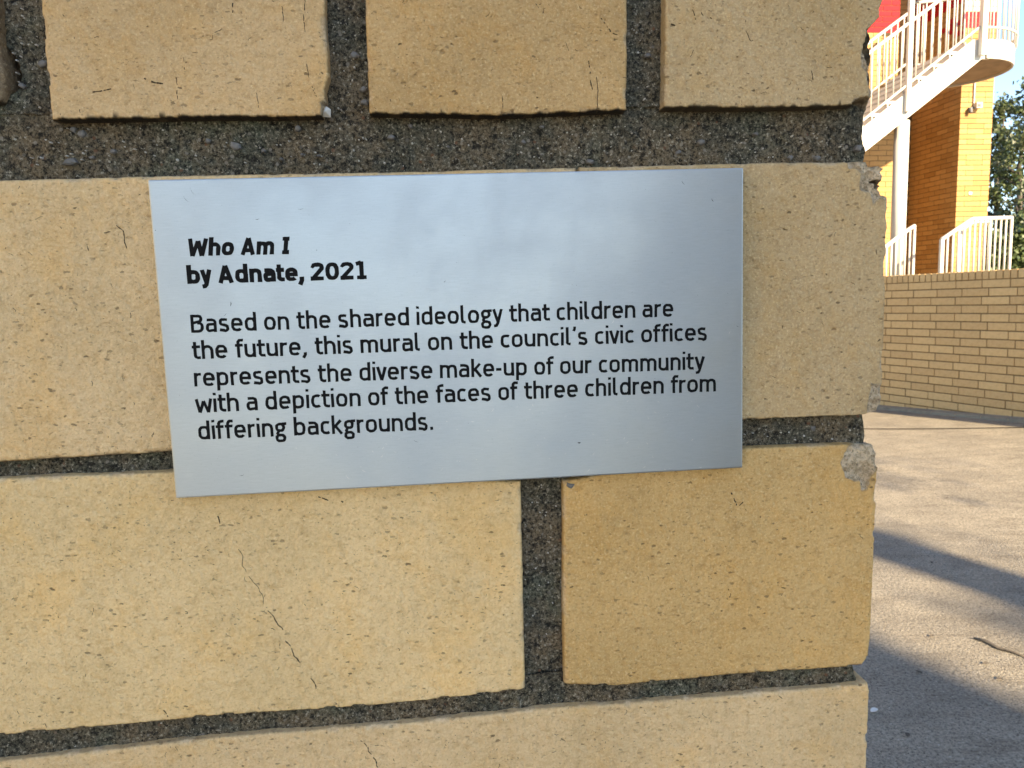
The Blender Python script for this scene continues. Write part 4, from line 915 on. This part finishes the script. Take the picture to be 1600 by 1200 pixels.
# ------------------------------------------------------------------ two low white railings behind the retaining wall
def railing(label, D, pts, spacing, newels, dz_bottom=None):
    """pts: photo points of the handrail; stands on the terrace at forward distance D"""
    P = []
    for (px, py, dd) in pts: P.append(camdepth_point(px, py, D + dd))
    r = empty('railing', (P[0][0], P[0][1], TZ)); tag(r, label, 'railing', 'low white railings on the terrace')
    off = np.array([P[0][0], P[0][1], TZ]); Q = [p - off for p in P]
    b = MB(); b.tube(Q, .026, 8); b.build('handrail', MT['white'], r, True)
    Qa = np.array(Q); c = np.concatenate([[0], np.cumsum(np.hypot(np.diff(Qa[:, 0]), np.diff(Qa[:, 1])))])
    for s_ in np.arange(spacing, c[-1], spacing):
        x, y, z = [np.interp(s_, c, Qa[:, k]) for k in range(3)]
        b = MB(); b.tube([(x, y, -.01), (x, y, z)], .013, 6); b.build('baluster', MT['white'], r, True)
    b = MB(); b.tube([(Q[0][0], Q[0][1], -.01), tuple(Q[0])], .03, 4, sq=True); b.build('end_post', MT['white'], r)
    b = MB(); b.tube([(Q[-1][0], Q[-1][1], -.01), tuple(Q[-1])], .02, 4, sq=True); b.build('end_post', MT['white'], r)
    return r
railing('short white railing beside the brick wall end, in front of the round white post', 9.6, [(1340, 408, .0), (1386, 384, .2), (1405, 369, .4), (1424, 356, .6), (1429, 353, .63)], .125, ())
railing('white railing that rises then runs level in front of the sunlit brick pier', 9.7, [(1472, 374, 0), (1497, 357, .15), (1520, 342, .3), (1550, 341, .5), (1581, 340, .7)], .115, ())
railing('second white railing close behind the level railing at the pier', 10.4, [(1500, 361, 0), (1520, 347, .2), (1548, 346, .5)], .14, ())

# ------------------------------------------------------------------ trees and shrub behind
def tree(name, label, base, H, R_, n, seed, cat='tree', size=.10, low=.3):
    rg = random.Random(seed); r = empty(name, tuple(base)); tag(r, label, cat)
    b = MB(); b.tube([(0, 0, -.1), (.1, .05, H * .3), (.0, .1, H * .6), (.12, 0, H * .92)], [H * .022, H * .017, H * .011, H * .003], 10)
    cl = []
    for k in range(26):
        zz = H * (low + (0.97 - low) * (k + .5) / 26); a = rg.uniform(0, 6.28); rr = R_ * math.sin(math.pi * min(1, (zz / H - low + .12) / (1.12 - low)) ** .75) * rg.uniform(.45, 1.1)
        e = Vector((rr * math.cos(a), rr * math.sin(a), zz)); s0 = Vector((.05, .05, zz - rr * .6)); m = (s0 + e) / 2 + Vector((0, 0, .1 * rr))
        b.tube([s0, m, e], [H * .007, H * .004, H * .0015], 5)
        for q_ in range(6): cl.append((s0.lerp(e, .35 + .14 * q_) + Vector([rg.gauss(0, .16 * R_) for _ in range(3)]), rg.uniform(.10, .26) * R_))
    b.build('trunk', MT['bark'], r, True)
    V = []; Fc = []; per = n // len(cl)
    for c, s_ in cl:
        for _ in range(per):
            p = c + Vector([rg.gauss(0, s_ * .55) for _ in range(3)]); l = size * rg.uniform(.5, 1.2); d = Vector([rg.gauss(0, 1) for _ in range(3)]).normalized(); w_ = d.cross(Vector([rg.gauss(0, 1) for _ in range(3)])).normalized() * l * .28; d *= l * .5
            i = len(V); V += [tuple(p - d), tuple(p + w_), tuple(p + d), tuple(p - w_)]; Fc.append((i, i + 1, i + 2, i + 3))
    link('crown', np_mesh('crown', V, Fc), r, MT['leaf'])
t0 = camdepth_point(1588, 400, 24); t0[2] = TZ - .2
tree('tree', 'leafy green tree against blue sky at right of the brick building', t0, 6.1, 1.15, 4000, 3, size=.17, low=.16)
t1 = camdepth_point(1553, 400, 27); t1[2] = TZ - .2
tree('tree', 'second darker tree half hidden behind the sunlit brick pier', t1, 6.5, 1.0, 4500, 5, size=.18, low=.15)
t2 = camdepth_point(1640, 400, 26); t2[2] = TZ - .2
tree('tree', 'dense tree cut off by the right edge of the view', t2, 4.2, 1.7, 5000, 8, size=.17, low=.1)
def hedge():
    rg = random.Random(4); V = []; Fc = []; r0 = camdepth_point(1575, 420, 22); r0[2] = TZ - .1
    for _ in range(16000):
        x = rg.uniform(-2.6, 3.2); y = rg.uniform(-.6, .6); z = rg.uniform(0, 1.75 + .25 * math.sin(x * 2.3) + .15 * math.sin(x * 5.1)) ** 1.0
        p = Vector((x, y, z)); l = .13; d = Vector([rg.gauss(0, 1) for _ in range(3)]).normalized(); w_ = d.cross(Vector([rg.gauss(0, 1) for _ in range(3)])).normalized() * l * .35; d *= l * .5
        i = len(V); V += [tuple(p - d), tuple(p + w_), tuple(p + d), tuple(p - w_)]; Fc.append((i, i + 1, i + 2, i + 3))
    r = empty('hedge', tuple(r0)); tag(r, 'dark low hedge at the foot of the trees beyond the railings', 'hedge')
    link('foliage', np_mesh('foliage', V, Fc), r, MT['leaf'])
    b = MB()
    for k in range(14): x = -2.4 + k * .42; b.tube([(x, 0, -.1), (x + .1, .05, .9), (x, -.05, 1.4)], [.03, .02, .008], 5)
    b.build('stem', MT['bark'], r)
hedge()

# ------------------------------------------------------------------ small things on the paving
def gpt(px, py): v = ray(px, py); P = CAM + v * (-CAM[2] / v[2]); return np.array([P[0], P[1], float(gz(P[0], P[1]))])
tw = [gpt(1521, 999), gpt(1540, 1004), gpt(1560, 1015), gpt(1585, 1022), (gpt(1605, 1030))]
b = MB(); b.tube([(p - tw[0]) + np.array([0, 0, .006]) for p in tw], [.004, .008, .006, .005, .003], 7)
o = b.build('twig', MT['bark'], None, True); o.location = tuple(tw[0]); tag(o, 'dark fallen twig lying on the paving at the right', 'twig')
def leaf_on(px, py, s_, mat, label, a, name='fallen_leaf', cat='leaf', group=None):
    p = gpt(px, py); b = MB(); pts = []
    for k in range(10):
        t = 2 * math.pi * k / 10; pts.append((s_ * math.cos(t) * (1 + .1 * math.cos(3 * t)), s_ * .5 * math.sin(t) * (1.1 + .2 * math.sin(2 * t)), s_ * .25 * abs(math.sin(t)) + .004))
    b.add(pts + [(0, 0, .003)], [(k, (k + 1) % 10, 10) for k in range(10)])
    o = b.build(name, mat); o.location = tuple(p); o.rotation_euler = (0, 0, a); tag(o, label, cat, group); return o
leaf_on(1366, 1112, .018, MT['pale'], 'pale dry leaf on the shaded paving against the lower wall edge', .5)
for px, py, a, lb_ in ((1540, 1038, .2, 'tiny dark leaf scrap just below the fallen twig'), (1456, 995, .4, 'tiny dark leaf scrap left of the fallen twig at the edge of the shade'),
        (1436, 1052, 2.0, 'tiny dark leaf scrap in the near shade between wall end and twig'), (1562, 1062, .2, 'tiny dark leaf scrap below the twig near the right picture edge'),
        (1456, 880, .9, 'tiny dark leaf scrap lying in the narrow band of trunk shade'), (1480, 780, .3, 'tiny dark leaf scrap on sunlit paving beyond the band of shade'), (1418, 1150, 1.0, 'tiny dark leaf scrap lowest in the near shade beside the wall end')):
    leaf_on(px, py, .013, MT['bark'], lb_, a, group='leaf scraps on the paving')

# ------------------------------------------------------------------ unseen tower added for shade, and tree, behind the camera: their shade falls on the near paving and the brick wall
sun_h = np.array([sh[0], sh[1], 0.0]); left_h = np.array([-sh[1], sh[0], 0.0])
if left_h[0] > 0: left_h = -left_h
T0 = gpt(1480, 1046) + sun_h * 9.4; T0[2] = 0; TH = 6.2; TW = 3.4
ob = empty('added_shade_tower', tuple(T0), math.atan2(left_h[1], left_h[0]))  # unseen tower added to shade the brick wall and near paving
tag(ob, 'plain brick tower, unseen, added behind the viewer to shade wall and paving', 'building')
# local X: to the left seen with the sun behind, so that the corner at the origin throws the edge of shade
sy = 1 if (np.array([-left_h[1], left_h[0], 0]) @ sun_h) > 0 else -1
b = MB(); b.box((TW / 2, sy * 1.6, TH / 2), (TW / 2, 1.6, TH / 2)); b.build('wall', MT['courses'], ob)
b = MB(); b.box((TW / 2, sy * 1.6, TH + .101), (TW / 2 + .02, 1.62, .1)); b.build('roof_slab', MT['kerb'], ob)
for fl in range(2):
    z = 2.0 + fl * 2.9
    b = MB(); b.box((TW / 2, -sy * .02, z), (.7, .04, .75)); w_ = b.build('added_window_frame', MT['white'], ob)
    b = MB(); b.box((TW / 2, -sy * .068, z), (.62, .006, .67)); b.build('pane', MT['glass'], w_)
Q0 = gpt(1480, 887) + sun_h * 6.4; Q0[2] = 0
def big_tree():
    rg = random.Random(21); r = empty('tree', tuple(Q0)); tag(r, 'tall tree with a straight trunk outside the picture to the right', 'tree')
    b = MB(); b.tube([(0, 0, -.1), (0, 0, 2), (0.02, 0, 4), (0, 0, 5.5), (.1, 0, 7.6)], [.23, .21, .20, .13, .02], 14)
    cl = []
    for k in range(18):
        z0_ = rg.uniform(4.2, 7.2); a = rg.uniform(0, 6.28); L = rg.uniform(1.0, 2.2); e = Vector((L * math.cos(a), L * math.sin(a), z0_ + L * .5))
        b.tube([Vector((0, 0, z0_)), Vector((0, 0, z0_)).lerp(e, .5) + Vector((0, 0, .1)), e], [.04, .025, .01], 6)
        for q_ in range(4): cl.append(Vector((0, 0, z0_)).lerp(e, .45 + .18 * q_) + Vector([rg.gauss(0, .25) for _ in range(3)]))
    b.build('trunk', MT['bark'], r, True); V = []; Fc = []
    for c in cl:
        for _ in range(42):
            p = c + Vector([rg.gauss(0, .28) for _ in range(3)]); l = .14; d = Vector([rg.gauss(0, 1) for _ in range(3)]).normalized(); w_ = d.cross(Vector([rg.gauss(0, 1) for _ in range(3)])).normalized() * l * .3; d *= l * .5
            i = len(V); V += [tuple(p - d), tuple(p + w_), tuple(p + d), tuple(p - w_)]; Fc.append((i, i + 1, i + 2, i + 3))
    link('crown', np_mesh('crown', V, Fc), r, MT['leaf'])
big_tree()
def tower_dapple_shrub():  # unseen leaves added to dapple the tower's edge of shade
    rg = random.Random(31); base = T0 - left_h * .55 - sun_h * .3; r = empty('added_dapple_shrub', tuple(base)); tag(r, 'tall loose shrub, unseen, added at the tower corner to dapple the edge of shade', 'shrub')
    b = MB(); V = []; Fc = []
    for k in range(7):
        x, y = rg.gauss(0, .2), rg.gauss(0, .2); H = rg.uniform(3.5, 6.0); top = (x * 2 + rg.gauss(0, .3), y * 2 + rg.gauss(0, .3), H); b.tube([(x, y, -.05), (x * 1.3, y * 1.3, H * .5), top], [.035, .02, .006], 6)
        for q_ in range(11):
            c = Vector((x, y, 0)).lerp(Vector(top), .2 + .08 * q_) + Vector([rg.gauss(0, .22) for _ in range(3)])
            for _ in range(16):
                p = c + Vector([rg.gauss(0, .14) for _ in range(3)]); l = .13; d = Vector([rg.gauss(0, 1) for _ in range(3)]).normalized(); w_ = d.cross(Vector([rg.gauss(0, 1) for _ in range(3)])).normalized() * l * .35; d *= l * .5
                i = len(V); V += [tuple(p - d), tuple(p + w_), tuple(p + d), tuple(p - w_)]; Fc.append((i, i + 1, i + 2, i + 3))
    b.build('stem', MT['bark'], r, True); link('foliage', np_mesh('foliage', V, Fc), r, MT['leaf'])
tower_dapple_shrub()
# unseen pale wing added on the left behind the viewer, bouncing sun onto the wall
og = empty('added_bounce_wing', (-7.0, -4.0, 0)); tag(og, 'unseen pale rendered wing added behind the viewer on the left to bounce sunlight', 'building')
b = MB(); b.box((-3, -3, 3.9), (3, 9, 3.9)); b.build('wall', MT['white'], og)
b = MB(); b.box((-3, -3, 7.95), (3.3, 9.3, .15)); b.build('roof_slab', MT['kerb'], og)
for fl in range(2):
    for k in range(5):
        b = MB(); b.box((.02, -10.4 + 3.6 * k, 2.0 + 3.2 * fl), (.04, .8, .7)); w_ = b.build('added_window_frame', MT['grey'], og)
        b = MB(); b.box((.068, -10.4 + 3.6 * k, 2.0 + 3.2 * fl), (.006, .72, .62)); b.build('pane', MT['glass'], w_)
